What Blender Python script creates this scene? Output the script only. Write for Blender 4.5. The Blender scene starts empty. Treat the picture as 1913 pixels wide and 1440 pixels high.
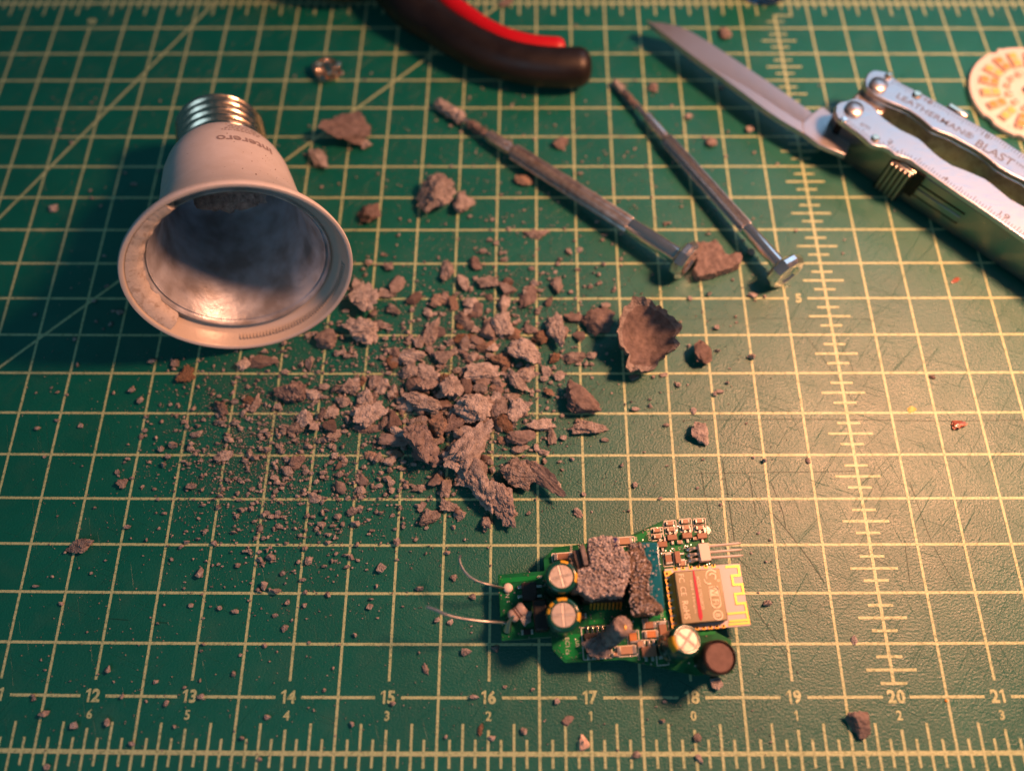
import bpy, bmesh, math, random
from mathutils import Vector, Matrix, noise
random.seed(7)
sc = bpy.context.scene
sc.unit_settings.system = 'METRIC'
sc.unit_settings.scale_length = 0.0254          # one unit = one inch, the mat's own grid
COL = sc.collection
PI = math.pi
# ------------------------------------------------------------------ camera
FPX = 1436.3734
CAMC = Vector((16.27873416, 0.33208774, 8.22526425))
CR = Matrix(((0.99995579, -0.00008297, 0.00940235), (0.00377482, 0.91938301, -0.39334544), (-0.00861172, 0.39336354, 0.91934268)))
cd = bpy.data.cameras.new('camera')
cam = bpy.data.objects.new('camera', cd); COL.objects.link(cam)
cd.sensor_width = 36.0; cd.lens = 36.0 * FPX / 1913.0
cd.clip_start = 0.05; cd.clip_end = 500
cam.matrix_world = Matrix.Translation(CAMC) @ CR.to_4x4()
cd.dof.use_dof = True; cd.dof.focus_distance = 8.2; cd.dof.aperture_fstop = 0.115; cd.dof.aperture_blades = 0
sc.camera = cam
# ------------------------------------------------------------------ light
wd = bpy.data.worlds.new('World'); sc.world = wd; wd.use_nodes = True
bg = wd.node_tree.nodes['Background']; bg.inputs[0].default_value = (0.16, 0.50, 0.70, 1); bg.inputs[1].default_value = 0.10
def area(name, loc, target, size, power, color, size_y=None, shape='DISK'):
    l = bpy.data.lights.new(name, 'AREA'); l.shape = shape; l.size = size
    if size_y: l.size_y = size_y
    l.energy = power; l.color = color
    o = bpy.data.objects.new(name, l); COL.objects.link(o)
    o.location = loc
    o.rotation_euler = (Vector(target) - Vector(loc)).to_track_quat('-Z', 'Y').to_euler()
    return o
area('desk_lamp_light', (24.9, 6.0, 10.4), (19.5, 2.8, 0), 2.4, 3750, (1.0, 0.405, 0.20))
area('window_light', (35, 25, 22), (19, 6, 0), 17, 1250, (0.46, 0.72, 1.0), 15, 'RECTANGLE')
area('room_fill_light', (8, -14, 20), (15, 5, 0), 12, 760, (0.50, 0.78, 1.0), 12, 'RECTANGLE')  # added cool fill from the viewer's side, brightens bulb interior and shadows
sc.view_settings.view_transform = 'Standard'; sc.view_settings.look = 'None'
sc.view_settings.exposure = 0.0; sc.view_settings.gamma = 1.0
sc.cycles.max_bounces = 8
# ------------------------------------------------------------------ measuring helpers (photo 1913 x 1440)
def W(u, v, z=0.0):
    d = CR @ Vector(((u - 956.5) / FPX, -(v - 720) / FPX, -1.0))
    t = (z - CAMC.z) / d.z
    return CAMC + d * t
def PPI(u, v, z=0.0):
    return 20.0 / (W(u + 10, v, z) - W(u - 10, v, z)).length
# ------------------------------------------------------------------ materials
def mat(name, col, rough=0.5, metal=0.0, bump=0.0, bscale=40, col2=None, cscale=6, spec=0.5, rvar=0.0, stretch=None, coat=0.0, bdist=0.01, detail=4, thresh=(0.4, 0.6), trans=0.0):
    m = bpy.data.materials.new(name); m.use_nodes = True
    nt = m.node_tree; N = nt.nodes; L = nt.links
    p = N['Principled BSDF']
    p.inputs['Base Color'].default_value = (*col, 1); p.inputs['Roughness'].default_value = rough
    p.inputs['Metallic'].default_value = metal; p.inputs['Specular IOR Level'].default_value = spec
    p.inputs['Coat Weight'].default_value = coat
    p.inputs['Transmission Weight'].default_value = trans
    tc = N.new('ShaderNodeTexCoord'); src = tc.outputs['Object']
    if stretch:
        mp = N.new('ShaderNodeMapping'); mp.inputs['Scale'].default_value = stretch[0]; mp.inputs['Rotation'].default_value = (0, 0, stretch[1])
        L.new(src, mp.inputs[0]); src = mp.outputs[0]
    if col2:
        n = N.new('ShaderNodeTexNoise'); n.inputs['Scale'].default_value = cscale; n.inputs['Detail'].default_value = detail
        L.new(tc.outputs['Object'], n.inputs['Vector'])
        r = N.new('ShaderNodeValToRGB'); r.color_ramp.elements[0].position = thresh[0]; r.color_ramp.elements[1].position = thresh[1]
        r.color_ramp.elements[0].color = (*col, 1); r.color_ramp.elements[1].color = (*col2, 1)
        L.new(n.outputs['Fac'], r.inputs[0]); L.new(r.outputs[0], p.inputs['Base Color'])
    if rvar:
        n = N.new('ShaderNodeTexNoise'); n.inputs['Scale'].default_value = cscale * 1.7; n.inputs['Detail'].default_value = 5
        L.new(src, n.inputs['Vector'])
        r = N.new('ShaderNodeMapRange'); r.inputs['From Min'].default_value = 0.3; r.inputs['From Max'].default_value = 0.7
        r.inputs['To Min'].default_value = max(0.02, rough - rvar); r.inputs['To Max'].default_value = rough + rvar
        L.new(n.outputs['Fac'], r.inputs[0]); L.new(r.outputs[0], p.inputs['Roughness'])
    if bump:
        n = N.new('ShaderNodeTexNoise'); n.inputs['Scale'].default_value = bscale; n.inputs['Detail'].default_value = 6; n.inputs['Roughness'].default_value = 0.6
        L.new(src, n.inputs['Vector'])
        b = N.new('ShaderNodeBump'); b.inputs['Strength'].default_value = bump; b.inputs['Distance'].default_value = bdist
        L.new(n.outputs['Fac'], b.inputs['Height']); L.new(b.outputs[0], p.inputs['Normal'])
    return m

def mat_surface(name, col, col2, line=False):
    """cutting mat plastic: grain, fine knife scratches, dusty smears"""
    m = bpy.data.materials.new(name); m.use_nodes = True
    nt = m.node_tree; N = nt.nodes; L = nt.links; p = N['Principled BSDF']
    g = N.new('ShaderNodeNewGeometry'); pos = g.outputs['Position']
    def noi(scale, det=4, vec=None, rough=0.55):
        n = N.new('ShaderNodeTexNoise'); n.inputs['Scale'].default_value = scale; n.inputs['Detail'].default_value = det; n.inputs['Roughness'].default_value = rough
        L.new(vec or pos, n.inputs['Vector']); return n.outputs['Fac']
    def ramp(fac, a, b, ca=(0, 0, 0, 1), cb=(1, 1, 1, 1)):
        r = N.new('ShaderNodeValToRGB'); e = r.color_ramp.elements
        e[0].position = a; e[1].position = b; e[0].color = ca; e[1].color = cb
        L.new(fac, r.inputs[0]); return r.outputs[0]
    def mix(fac, a, b):
        x = N.new('ShaderNodeMix'); x.data_type = 'RGBA'
        if isinstance(fac, float): x.inputs['Factor'].default_value = fac
        else: L.new(fac, x.inputs['Factor'])
        for s, k in ((a, 'A'), (b, 'B')):
            i = [q for q in x.inputs if q.name == k and q.type == 'RGBA'][0]
            if isinstance(s, tuple): i.default_value = s
            else: L.new(s, i)
        return [q for q in x.outputs if q.type == 'RGBA'][0]
    def mathn(op, a, b):
        x = N.new('ShaderNodeMath'); x.operation = op
        for i, s in enumerate((a, b)):
            if isinstance(s, (int, float)): x.inputs[i].default_value = s
            else: L.new(s, x.inputs[i])
        return x.outputs[0]
    base = mix(ramp(noi(1.3), 0.3, 0.7), (*col, 1), (*col2, 1))
    if line:   # ink worn thin here and there
        base = mix(ramp(noi(30, 7), 0.50, 0.74), base, (0.10, 0.20, 0.10, 1))
    else:
        base = mix(mathn('MULTIPLY', ramp(noi(2.2, 8), 0.52, 0.78), 0.10), base, (0.16, 0.22, 0.16, 1))
    # scratches: thin stretched noise bands in three directions
    hs = None
    for k, (rot, sx, sy, th) in enumerate(((0.35, 1.1, 70, 0.70), (-0.75, 0.8, 60, 0.70), (1.25, 0.9, 65, 0.70), (2.2, 0.7, 50, 0.69))):
        m0 = N.new('ShaderNodeMapping'); m0.inputs['Rotation'].default_value = (0, 0, rot); L.new(pos, m0.inputs[0])
        mp = N.new('ShaderNodeMapping'); mp.inputs['Scale'].default_value = (sx, sy, 1)
        mp.inputs['Location'].default_value = (k * 3.1, k * 7.7, 0)
        L.new(m0.outputs[0], mp.inputs[0])
        s = ramp(noi(1.0, 2, mp.outputs[0], 0.4), th, th + 0.03)
        hs = s if hs is None else mathn('MAXIMUM', hs, s)
    L.new(mix(mathn('MULTIPLY', hs, 0.05), base, (0.01, 0.05, 0.035, 1)), p.inputs['Base Color'])
    grain = noi(46, 3, None, 0.6)
    h = mathn('SUBTRACT', grain, mathn('MULTIPLY', hs, 0.5))
    b = N.new('ShaderNodeBump'); b.inputs['Strength'].default_value = 0.75; b.inputs['Distance'].default_value = 0.0085
    L.new(h, b.inputs['Height']); L.new(b.outputs[0], p.inputs['Normal'])
    r = N.new('ShaderNodeMapRange'); r.inputs['From Min'].default_value = 0.3; r.inputs['From Max'].default_value = 0.7
    r.inputs['To Min'].default_value = 0.36; r.inputs['To Max'].default_value = 0.435
    L.new(noi(3.0, 5), r.inputs[0]); L.new(r.outputs[0], p.inputs['Roughness'])
    p.inputs['Specular IOR Level'].default_value = 0.78
    return m

def debris_mat(name, a, b, bump=0.6):
    m = bpy.data.materials.new(name); m.use_nodes = True
    nt = m.node_tree; N = nt.nodes; L = nt.links; p = N['Principled BSDF']
    g = N.new('ShaderNodeNewGeometry'); oi = N.new('ShaderNodeObjectInfo')
    n1 = N.new('ShaderNodeTexNoise'); n1.inputs['Scale'].default_value = 13; n1.inputs['Detail'].default_value = 8; n1.inputs['Roughness'].default_value = 0.7
    L.new(g.outputs['Position'], n1.inputs['Vector'])
    r = N.new('ShaderNodeValToRGB'); r.color_ramp.elements[0].position = 0.36; r.color_ramp.elements[1].position = 0.66
    r.color_ramp.elements[0].color = (*a, 1); r.color_ramp.elements[1].color = (*b, 1)
    L.new(n1.outputs['Fac'], r.inputs[0])
    hsv = N.new('ShaderNodeHueSaturation'); L.new(r.outputs[0], hsv.inputs['Color'])
    mr = N.new('ShaderNodeMapRange'); mr.inputs['To Min'].default_value = 0.62; mr.inputs['To Max'].default_value = 1.22
    ms = N.new('ShaderNodeMapRange'); ms.inputs['To Min'].default_value = 1.0; ms.inputs['To Max'].default_value = 0.5
    L.new(oi.outputs['Random'], ms.inputs[0]); L.new(ms.outputs[0], hsv.inputs['Saturation'])
    L.new(oi.outputs['Random'], mr.inputs[0]); L.new(mr.outputs[0], hsv.inputs['Value'])
    L.new(hsv.outputs[0], p.inputs['Base Color'])
    p.inputs['Roughness'].default_value = 0.85; p.inputs['Specular IOR Level'].default_value = 0.35
    n2 = N.new('ShaderNodeTexVoronoi'); n2.inputs['Scale'].default_value = 55
    n3 = N.new('ShaderNodeTexNoise'); n3.inputs['Scale'].default_value = 70; n3.inputs['Detail'].default_value = 5
    L.new(g.outputs['Position'], n2.inputs['Vector']); L.new(g.outputs['Position'], n3.inputs['Vector'])
    mx = N.new('ShaderNodeMath'); mx.operation = 'SUBTRACT'; L.new(n3.outputs['Fac'], mx.inputs[0]); L.new(n2.outputs['Distance'], mx.inputs[1])
    bm = N.new('ShaderNodeBump'); bm.inputs['Strength'].default_value = bump; bm.inputs['Distance'].default_value = 0.02
    L.new(mx.outputs[0], bm.inputs['Height']); L.new(bm.outputs[0], p.inputs['Normal'])
    return m

M = {}
M['mat'] = mat_surface('mat_green', (0.0008, 0.112, 0.084), (0.0012, 0.133, 0.100))
M['line'] = mat_surface('mat_print', (0.42, 0.56, 0.31), (0.48, 0.60, 0.35), True)
M['scratch'] = mat('knife_scratch', (0.002, 0.055, 0.042), 0.6)
M['table'] = mat('table_top', (0.03, 0.022, 0.018), 0.5, bump=0.2, bscale=20)
M['debris'] = debris_mat('potting_compound', (0.19, 0.168, 0.166), (0.50, 0.455, 0.44))
M['debris_dark'] = debris_mat('potting_compound_smooth', (0.125, 0.098, 0.094), (0.275, 0.215, 0.205), 0.25)
M['debris_grey'] = debris_mat('potting_compound_grey', (0.16, 0.135, 0.14), (0.38, 0.32, 0.31))
M['debris_orange'] = debris_mat('potting_compound_orange', (0.20, 0.125, 0.085), (0.34, 0.22, 0.15))
M['crust'] = debris_mat('crust', (0.27, 0.225, 0.22), (0.68, 0.58, 0.55), 0.8)
M['crust_wet'] = debris_mat('crust_glossy', (0.06, 0.038, 0.022), (0.30, 0.20, 0.13), 0.6)
M['crust_wet'].node_tree.nodes['Principled BSDF'].inputs['Roughness'].default_value = 0.3
M['white_plastic'] = mat('white_plastic', (0.68, 0.67, 0.69), 0.42, rvar=0.06, cscale=5, bump=0.05, bscale=30, col2=(0.62, 0.60, 0.60), thresh=(0.35, 0.7), detail=8)
M['white_clear'] = mat('white_rim_plastic', (0.56, 0.52, 0.48), 0.32, bump=0.15, bscale=14, bdist=0.02)
M['glue'] = mat('dried_glue', (0.62, 0.61, 0.62), 0.5, bump=0.4, bscale=50, bdist=0.02, col2=(0.42, 0.38, 0.36), cscale=16, thresh=(0.52, 0.7))
M['liner'] = mat('dusty_aluminium', (0.66, 0.73, 0.84), 0.40, 0.5, bump=0.3, bscale=16, bdist=0.02, col2=(0.36, 0.36, 0.38), cscale=3.2, rvar=0.12, detail=10, thresh=(0.38, 0.66))
M['steel_bright'] = mat('knurled_steel', (0.66, 0.63, 0.61), 0.27, 0.92, col2=(0.52, 0.46, 0.42), cscale=8, thresh=(0.5, 0.75))
M['chrome'] = mat('polished_steel', (0.90, 0.88, 0.86), 0.17, 0.95, rvar=0.05, cscale=9)
M['nickel'] = mat('nickel_plate', (0.80, 0.66, 0.50), 0.20, 1.0, rvar=0.06, cscale=8)
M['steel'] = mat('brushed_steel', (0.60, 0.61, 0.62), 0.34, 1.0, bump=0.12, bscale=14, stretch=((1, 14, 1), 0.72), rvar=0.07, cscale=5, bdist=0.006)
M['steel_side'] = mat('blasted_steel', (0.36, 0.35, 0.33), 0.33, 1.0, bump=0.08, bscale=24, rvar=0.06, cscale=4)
M['steel_dusty'] = mat('dusty_steel', (0.62, 0.57, 0.53), 0.30, 0.82, col2=(0.42, 0.35, 0.31), cscale=11, thresh=(0.42, 0.66))
M['blade'] = mat('blade_steel', (0.50, 0.51, 0.55), 0.38, 0.8, bump=0.06, bscale=10, stretch=((16, 1, 1), 0.7), rvar=0.06, cscale=3)
M['dark_mark'] = mat('engraved_mark', (0.17, 0.185, 0.21), 0.5, 0.4)
M['black_gap'] = mat('dark_steel_gap_shade', (0.018, 0.014, 0.012), 0.45, 0.6)  # dark steel; also stands in for shade inside grooves, slots and gaps
M['black_rubber'] = mat('black_rubber', (0.010, 0.007, 0.007), 0.45, bump=0.12, bscale=30, rvar=0.08, cscale=3)
M['red_rubber'] = mat('red_rubber', (0.46, 0.003, 0.010), 0.42, bump=0.05, bscale=25)
M['bluelid'] = mat('dark_blue_plastic', (0.012, 0.03, 0.06), 0.3, coat=0.3)
M['shadowglass'] = mat('blue_shadow_glass', (0.25, 0.5, 0.8), 0.08, trans=0.95)
M['pcb'] = mat('green_solder_mask', (0.004, 0.10, 0.035), 0.28, col2=(0.006, 0.15, 0.05), cscale=7, bump=0.06, bscale=40, thresh=(0.45, 0.55))
M['pour'] = mat('green_copper_pour', (0.006, 0.24, 0.055), 0.28)
M['silk'] = mat('silkscreen', (0.66, 0.66, 0.58), 0.6)
M['tin'] = mat('solder', (0.78, 0.76, 0.72), 0.28, 1.0, bump=0.3, bscale=30, bdist=0.005)
M['gold'] = mat('gold_plate', (0.95, 0.56, 0.15), 0.38, 0.85)
M['brown_smd'] = mat('brown_ceramic', (0.30, 0.16, 0.10), 0.45, bump=0.1)
M['orange_smd'] = mat('orange_ceramic', (0.55, 0.22, 0.07), 0.45)
M['tan_smd'] = mat('tan_ceramic', (0.42, 0.27, 0.18), 0.45)
M['black_chip'] = mat('black_epoxy', (0.022, 0.018, 0.018), 0.5, bump=0.15, bscale=60)
M['sleeve'] = mat('dark_green_sleeve', (0.004, 0.065, 0.05), 0.22, coat=0.4)
M['yellow_print'] = mat('yellow_print', (0.72, 0.42, 0.03), 0.45)
M['can_top'] = mat('etched_aluminium', (0.56, 0.53, 0.49), 0.5, 0.35, col2=(0.42, 0.37, 0.32), cscale=22, bump=0.2, bscale=50, thresh=(0.5, 0.75), detail=8)
M['tape'] = mat('blue_tape', (0.03, 0.045, 0.20), 0.35, bump=0.1)
M['film'] = mat('blue_green_epoxy', (0.01, 0.14, 0.20), 0.16, coat=0.5, bump=0.05, bscale=10)
M['ferrite'] = mat('ferrite', (0.035, 0.026, 0.026), 0.32, bump=0.08)
M['ferrite_top'] = mat('ferrite_dusty_top', (0.125, 0.072, 0.062), 0.62, bump=0.12, bscale=30, col2=(0.17, 0.10, 0.085), cscale=15)
M['module'] = mat('pale_lilac_board', (0.66, 0.58, 0.60), 0.4, bump=0.05)
M['shield'] = mat('tin_shield', (0.27, 0.25, 0.17), 0.45, 0.55, bump=0.06, bscale=50, rvar=0.05)
M['shield_text'] = mat('etched_text', (0.80, 0.70, 0.54), 0.55, 0.2)
M['red_ink'] = mat('red_marker_ink', (0.55, 0.02, 0.06), 0.4)
M['header'] = mat('white_nylon', (0.78, 0.66, 0.58), 0.5)
M['pin'] = mat('gilded_pin', (0.86, 0.74, 0.62), 0.42, 0.6)
M['resistor'] = mat('beige_resistor', (0.50, 0.40, 0.36), 0.4)
M['ring_brown'] = mat('brown_band', (0.12, 0.05, 0.03), 0.4)
M['bead'] = mat('green_bead', (0.05, 0.16, 0.03), 0.18, coat=0.5)
M['ledboard'] = mat('led_board_white', (0.74, 0.70, 0.68), 0.4, bump=0.05)
M['led_y'] = mat('yellow_phosphor', (0.85, 0.55, 0.12), 0.35, coat=0.3, bump=0.1, bscale=30)
M['led_o'] = mat('orange_phosphor', (0.85, 0.33, 0.05), 0.35, coat=0.3, bump=0.1, bscale=30)
M['led_body'] = mat('led_case', (0.60, 0.52, 0.44), 0.4)
M['ledmark'] = mat('led_board_print', (0.20, 0.15, 0.13), 0.6)
M['bulb_print'] = mat('grey_print', (0.30, 0.25, 0.26), 0.6)
M['flake'] = mat('thin_red_flake', (0.30, 0.10, 0.06), 0.25, coat=0.6, bump=0.4, bscale=12, bdist=0.03)
M['yellow_chip'] = mat('yellow_chip', (0.80, 0.55, 0.16), 0.5)
M['white_chip'] = mat('white_crumb', (0.75, 0.55, 0.45), 0.7, bump=0.4, bscale=40)

# ------------------------------------------------------------------ mesh helpers
class MB:
    def __init__(s): s.v = []; s.f = []
    def add(s, vs, fs):
        n = len(s.v); s.v += [Vector(x) for x in vs]; s.f += [tuple(i + n for i in f) for f in fs]; return s
    def prism(s, pts, z0, z1):
        n = len(pts)
        a = sum(pts[i][0] * pts[(i + 1) % n][1] - pts[(i + 1) % n][0] * pts[i][1] for i in range(n))
        if a < 0: pts = pts[::-1]
        vs = [(p[0], p[1], z0) for p in pts] + [(p[0], p[1], z1) for p in pts]
        fs = [tuple(range(n - 1, -1, -1)), tuple(range(n, 2 * n))] + [(i, (i + 1) % n, n + (i + 1) % n, n + i) for i in range(n)]
        return s.add(vs, fs)
    def box(s, c, size, rz=0.0, R=None):
        x, y, z = [q / 2 for q in size]
        R = R or Matrix.Rotation(rz, 3, 'Z')
        vs = [Vector(c) + R @ Vector((i * x, j * y, k * z)) for k in (-1, 1) for j in (-1, 1) for i in (-1, 1)]
        return s.add(vs, [(0, 2, 3, 1), (4, 5, 7, 6), (0, 1, 5, 4), (1, 3, 7, 5), (3, 2, 6, 7), (2, 0, 4, 6)])
    def loft(s, rings, closed=True, cap=True):
        n = len(rings[0]); vs = [p for r in rings for p in r]; fs = []
        for k in range(len(rings) - 1):
            for i in range(n if closed else n - 1):
                j = (i + 1) % n
                fs.append((k * n + i, k * n + j, (k + 1) * n + j, (k + 1) * n + i))
        if cap and closed:
            fs.append(tuple(range(n - 1, -1, -1))); b = (len(rings) - 1) * n; fs.append(tuple(range(b, b + n)))
        return s.add(vs, fs)
    def lathe(s, prof, o, ax, n=48, cap=True, mod=None):
        """prof: (radius, distance along ax)"""
        ax = Vector(ax).normalized(); e1, e2 = frame(ax)
        rings = []
        for r, t in prof:
            rings.append([Vector(o) + ax * t + (e1 * math.cos(2 * PI * i / n) + e2 * math.sin(2 * PI * i / n)) * (r * (mod(i, n, t) if mod else 1)) for i in range(n)])
        return s.loft(rings, True, cap)
    def tube(s, path, rad, n=16, flat=1.0):
        rings = []
        path = [Vector(p) for p in path]
        for i, p in enumerate(path):
            t = (path[min(i + 1, len(path) - 1)] - path[max(i - 1, 0)]).normalized()
            side = t.cross(Vector((0, 0, 1)))
            if side.length < 1e-4: side = Vector((1, 0, 0))
            side.normalize(); up = side.cross(t)
            r = rad[i] if isinstance(rad, (list, tuple)) else rad
            rings.append([p + side * (math.cos(2 * PI * k / n) * r) + up * (math.sin(2 * PI * k / n) * r * flat) for k in range(n)])
        return s.loft(rings)
    def sphere(s, c, r, n=12, sc3=(1, 1, 1)):
        prof = [(max(1e-4, math.sin(PI * k / n)) * r, -math.cos(PI * k / n) * r) for k in range(n + 1)]
        m = MB().lathe(prof, (0, 0, 0), (0, 0, 1), n * 2)
        return s.add([Vector(c) + Vector((v.x * sc3[0], v.y * sc3[1], v.z * sc3[2])) for v in m.v], m.f)
def frame(ax):
    ref = Vector((0, 0, 1)) if abs(ax.z) < 0.9 else Vector((0, 1, 0))
    e1 = ref.cross(ax).normalized(); return e1, ax.cross(e1)
def catmull(pts, n=6):
    out = []; P = [Vector(p) for p in pts]
    for i in range(len(P) - 1):
        a, b, c, d = P[max(i - 1, 0)], P[i], P[i + 1], P[min(i + 2, len(P) - 1)]
        for k in range(n):
            t = k / n
            out.append(0.5 * ((2 * b) + (c - a) * t + (2 * a - 5 * b + 4 * c - d) * t * t + (3 * b - a - 3 * c + d) * t ** 3))
    out.append(P[-1]); return out
def tag(o, label=None, cat=None, group=None, kind=None):
    if label: o['label'] = label
    if cat: o['category'] = cat
    if group: o['group'] = group
    if kind: o['kind'] = kind
    return o
def thing(name, loc, label, cat, group=None):
    e = bpy.data.objects.new(name, None); COL.objects.link(e); e.location = loc; e.empty_display_size = 0.2
    e['wloc'] = list(loc)
    return tag(e, label, cat, group)
def wl(o):
    return Vector(o['wloc'])
def obj(name, mb, m, parent=None, smooth=True, bevel=0.0, seg=2, angle=35, origin=None, remesh=0.0, disp=0.0, dscale=0.05):
    me = bpy.data.meshes.new(name)
    org = Vector(origin) if origin is not None else (wl(parent) if parent is not None else Vector((0, 0, 0)))
    me.from_pydata([v - org for v in mb.v], [], mb.f); me.update()
    me.materials.append(M[m] if isinstance(m, str) else m)
    bm = bmesh.new(); bm.from_mesh(me); bmesh.ops.recalc_face_normals(bm, faces=bm.faces); bm.to_mesh(me); bm.free()
    if smooth:
        me.shade_smooth()
        if not remesh: me.set_sharp_from_angle(angle=math.radians(angle))
    o = bpy.data.objects.new(name, me); COL.objects.link(o)
    o['wloc'] = list(org)
    if parent is not None:
        o.parent = parent; o.location = org - wl(parent)
    else: o.location = org
    if bevel:
        b = o.modifiers.new('bevel', 'BEVEL'); b.width = bevel; b.segments = seg; b.limit_method = 'ANGLE'; b.angle_limit = math.radians(40)
    if remesh:
        r = o.modifiers.new('remesh', 'REMESH'); r.mode = 'VOXEL'; r.voxel_size = remesh; r.use_smooth_shade = True
        if disp:
            for k, (s_, d_) in enumerate(((dscale, disp), (dscale * 0.35, disp * 0.7))):
                t = bpy.data.textures.new('crust%d' % k, 'CLOUDS'); t.noise_scale = s_; t.noise_depth = 2
                d = o.modifiers.new('displace', 'DISPLACE'); d.texture = t; d.strength = d_; d.mid_level = 0.5; d.texture_coords = 'LOCAL'
    return o
_tc = {}
def glyphs(txt, bold=0.0):
    key = (txt, bold)
    if key not in _tc:
        c = bpy.data.curves.new('lettering', 'FONT'); c.body = txt; c.size = 1.0; c.offset = bold; c.resolution_u = 3
        o = bpy.data.objects.new('lettering_tmp', c); COL.objects.link(o)
        dg = bpy.context.evaluated_depsgraph_get(); me = bpy.data.meshes.new_from_object(o.evaluated_get(dg))
        vs = [v.co.copy() for v in me.vertices]; fs = [tuple(p.vertices) for p in me.polygons]
        bpy.data.objects.remove(o); bpy.data.curves.remove(c); bpy.data.meshes.remove(me)
        x0 = min(v.x for v in vs); x1 = max(v.x for v in vs); y0 = min(v.y for v in vs); y1 = max(v.y for v in vs)
        _tc[key] = ([((v.x - (x0 + x1) / 2) / (y1 - y0), (v.y - (y0 + y1) / 2) / (y1 - y0)) for v in vs], fs, (x1 - x0) / (y1 - y0))
    return _tc[key]
def text(mb, txt, c, ex, ey, h, bold=0.0, width=None):
    """flat lettering centred on c, ex along the reading direction"""
    vs, fs, asp = glyphs(txt, bold); ex = Vector(ex).normalized(); ey = Vector(ey); ey = (ey - ex * ey.dot(ex)).normalized()
    sx = (width / asp) if width else h
    return mb.add([Vector(c) + ex * (x * sx) + ey * (y * h) for x, y in vs], fs)

# ================================================================== SETTING
tb = MB().prism([(-60, -60), (100, -60), (100, 100), (-60, 100)], -1.0, -0.09)
tag(obj('table_top', tb, 'table', smooth=False), kind='structure')
matt = thing('cutting_mat', (17, 5, -0.085), 'green self-healing cutting mat with cream inch grid and numbered ruler, under everything else', 'cutting mat')
mm = MB(); mm.prism([(1, -4.5), (36, -4.5), (36, 19), (1, 19)], -0.085, 0.0)
obj('mat_sheet', mm, 'mat', matt, smooth=False)
CO = [[-0.00832308, 0.06580065, 0.02596907, 0.00564346, -0.01357854, 0.01314948, -0.05883465, -0.06783339, -0.06174851, 0.02670199],
      [0.00194355, 0.00241405, 0.00229849, 0.0101034, -0.03427104, -0.01555897, -0.00430311, -0.01995556, -0.01369447, 0.00619387]]
def D(X, Y):   # the print is very slightly stretched, as on the real mat
    x = max(-1.25, min(1.15, (X - 16.5) / 6)); y = max(-1.1, min(1.05, (Y - 5) / 5))
    t = [1, x, y, x * x, x * y, y * y, x ** 3, x * x * y, x * y * y, x ** 3 * y]
    return X + sum(a * b for a, b in zip(CO[0], t)), Y + sum(a * b for a, b in zip(CO[1], t))
def strip(mb, a, b, w, z):
    a = Vector(a); b = Vector(b); n = max(1, int((b - a).length / 0.5)); t = (b - a).normalized(); s = Vector((-t.y, t.x)) * w / 2
    vs = []; fs = []
    for i in range(n + 1):
        p = a.lerp(b, i / n)
        for q in (p + s, p - s):
            X, Y = D(q.x, q.y); vs.append((X, Y, z))
        if i: fs.append((2 * i - 2, 2 * i - 1, 2 * i + 1, 2 * i))
    mb.add(vs, fs)
hl = MB(); vl = MB(); tk = MB(); dl = MB(); nm = MB()
LWd = 0.0275
XA, XB = 2.5, 34.0
for k in range(0, 32):
    Y = k * 0.5
    if k == 1:
        x = XA
        for n in range(int(XA), int(XB) + 1):
            if n - 0.13 > x: strip(hl, (x, Y), (n - 0.13, Y), LWd, 0.0020)
            x = n + 0.13
    elif k == 10:
        strip(hl, (XA, Y), (19.545, Y), LWd, 0.0020); strip(hl, (19.77, Y), (XB, Y), LWd, 0.0020)
    else: strip(hl, (XA, Y), (XB, Y), 0.042 if k in (0, 20) else LWd, 0.0020)
k = 0
x = XA
while x <= XB:
    integer = abs(x - round(x)) < 1e-6
    if integer:
        n = int(round(x)); y1 = 15.5
        lo = 0.65
        if n == 20:
            strip(vl, (x, 0.61), (x, 9.75), 0.034, 0.0026); strip(tk, (x - 0.015, 9.75), (x + 0.265, 9.75), LWd, 0.0032); strip(tk, (x + 0.25, 9.75), (x + 0.25, 10.3), LWd, 0.0038)
        elif n % 5 == 0: strip(vl, (x, lo), (x, 9.52), LWd, 0.0026)
        else: strip(vl, (x, lo), (x, y1), LWd, 0.0026)
        strip(vl, (x, 0.21), (x, -0.9), LWd, 0.0026)
    else: strip(vl, (x, -1.0), (x, 15.5), LWd, 0.0026)
    x += 0.5
for q in range(int(XA * 8), int(XB * 8)):
    x = q / 8
    if q % 4 == 0: continue
    if q % 2 == 0: a, b = 0.265, -0.9
    else: a, b = 0.125, -0.125
    strip(tk, (x, b), (x, a), 0.026, 0.0032)
    if abs(x - 20.25) > 0.01: strip(tk, (x, 10 - a + 0.02), (x, 10 - b if q % 2 else 10.3), 0.026, 0.0032)
for q in range(5, 78):
    if q % 4 == 0: continue
    y = q / 8; h = 0.25 if q % 2 == 0 else 0.13
    strip(tk, (20 - h, y), (20 + h, y), 0.028, 0.0032)
def wline(p, q):
    A = W(*p); B = W(*q); t = (B - A).normalized(); s = Vector((-t.y, t.x, 0)) * 0.016
    A = A - t * 3; B2 = B
    dl.add([Vector((v.x, v.y, 0.0044)) for v in (A - s, B2 - s, B2 + s, A + s)], [(0, 1, 2, 3)])
wline((0, 407), (397, 10)); wline((0, 686), (940, 6))
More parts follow.
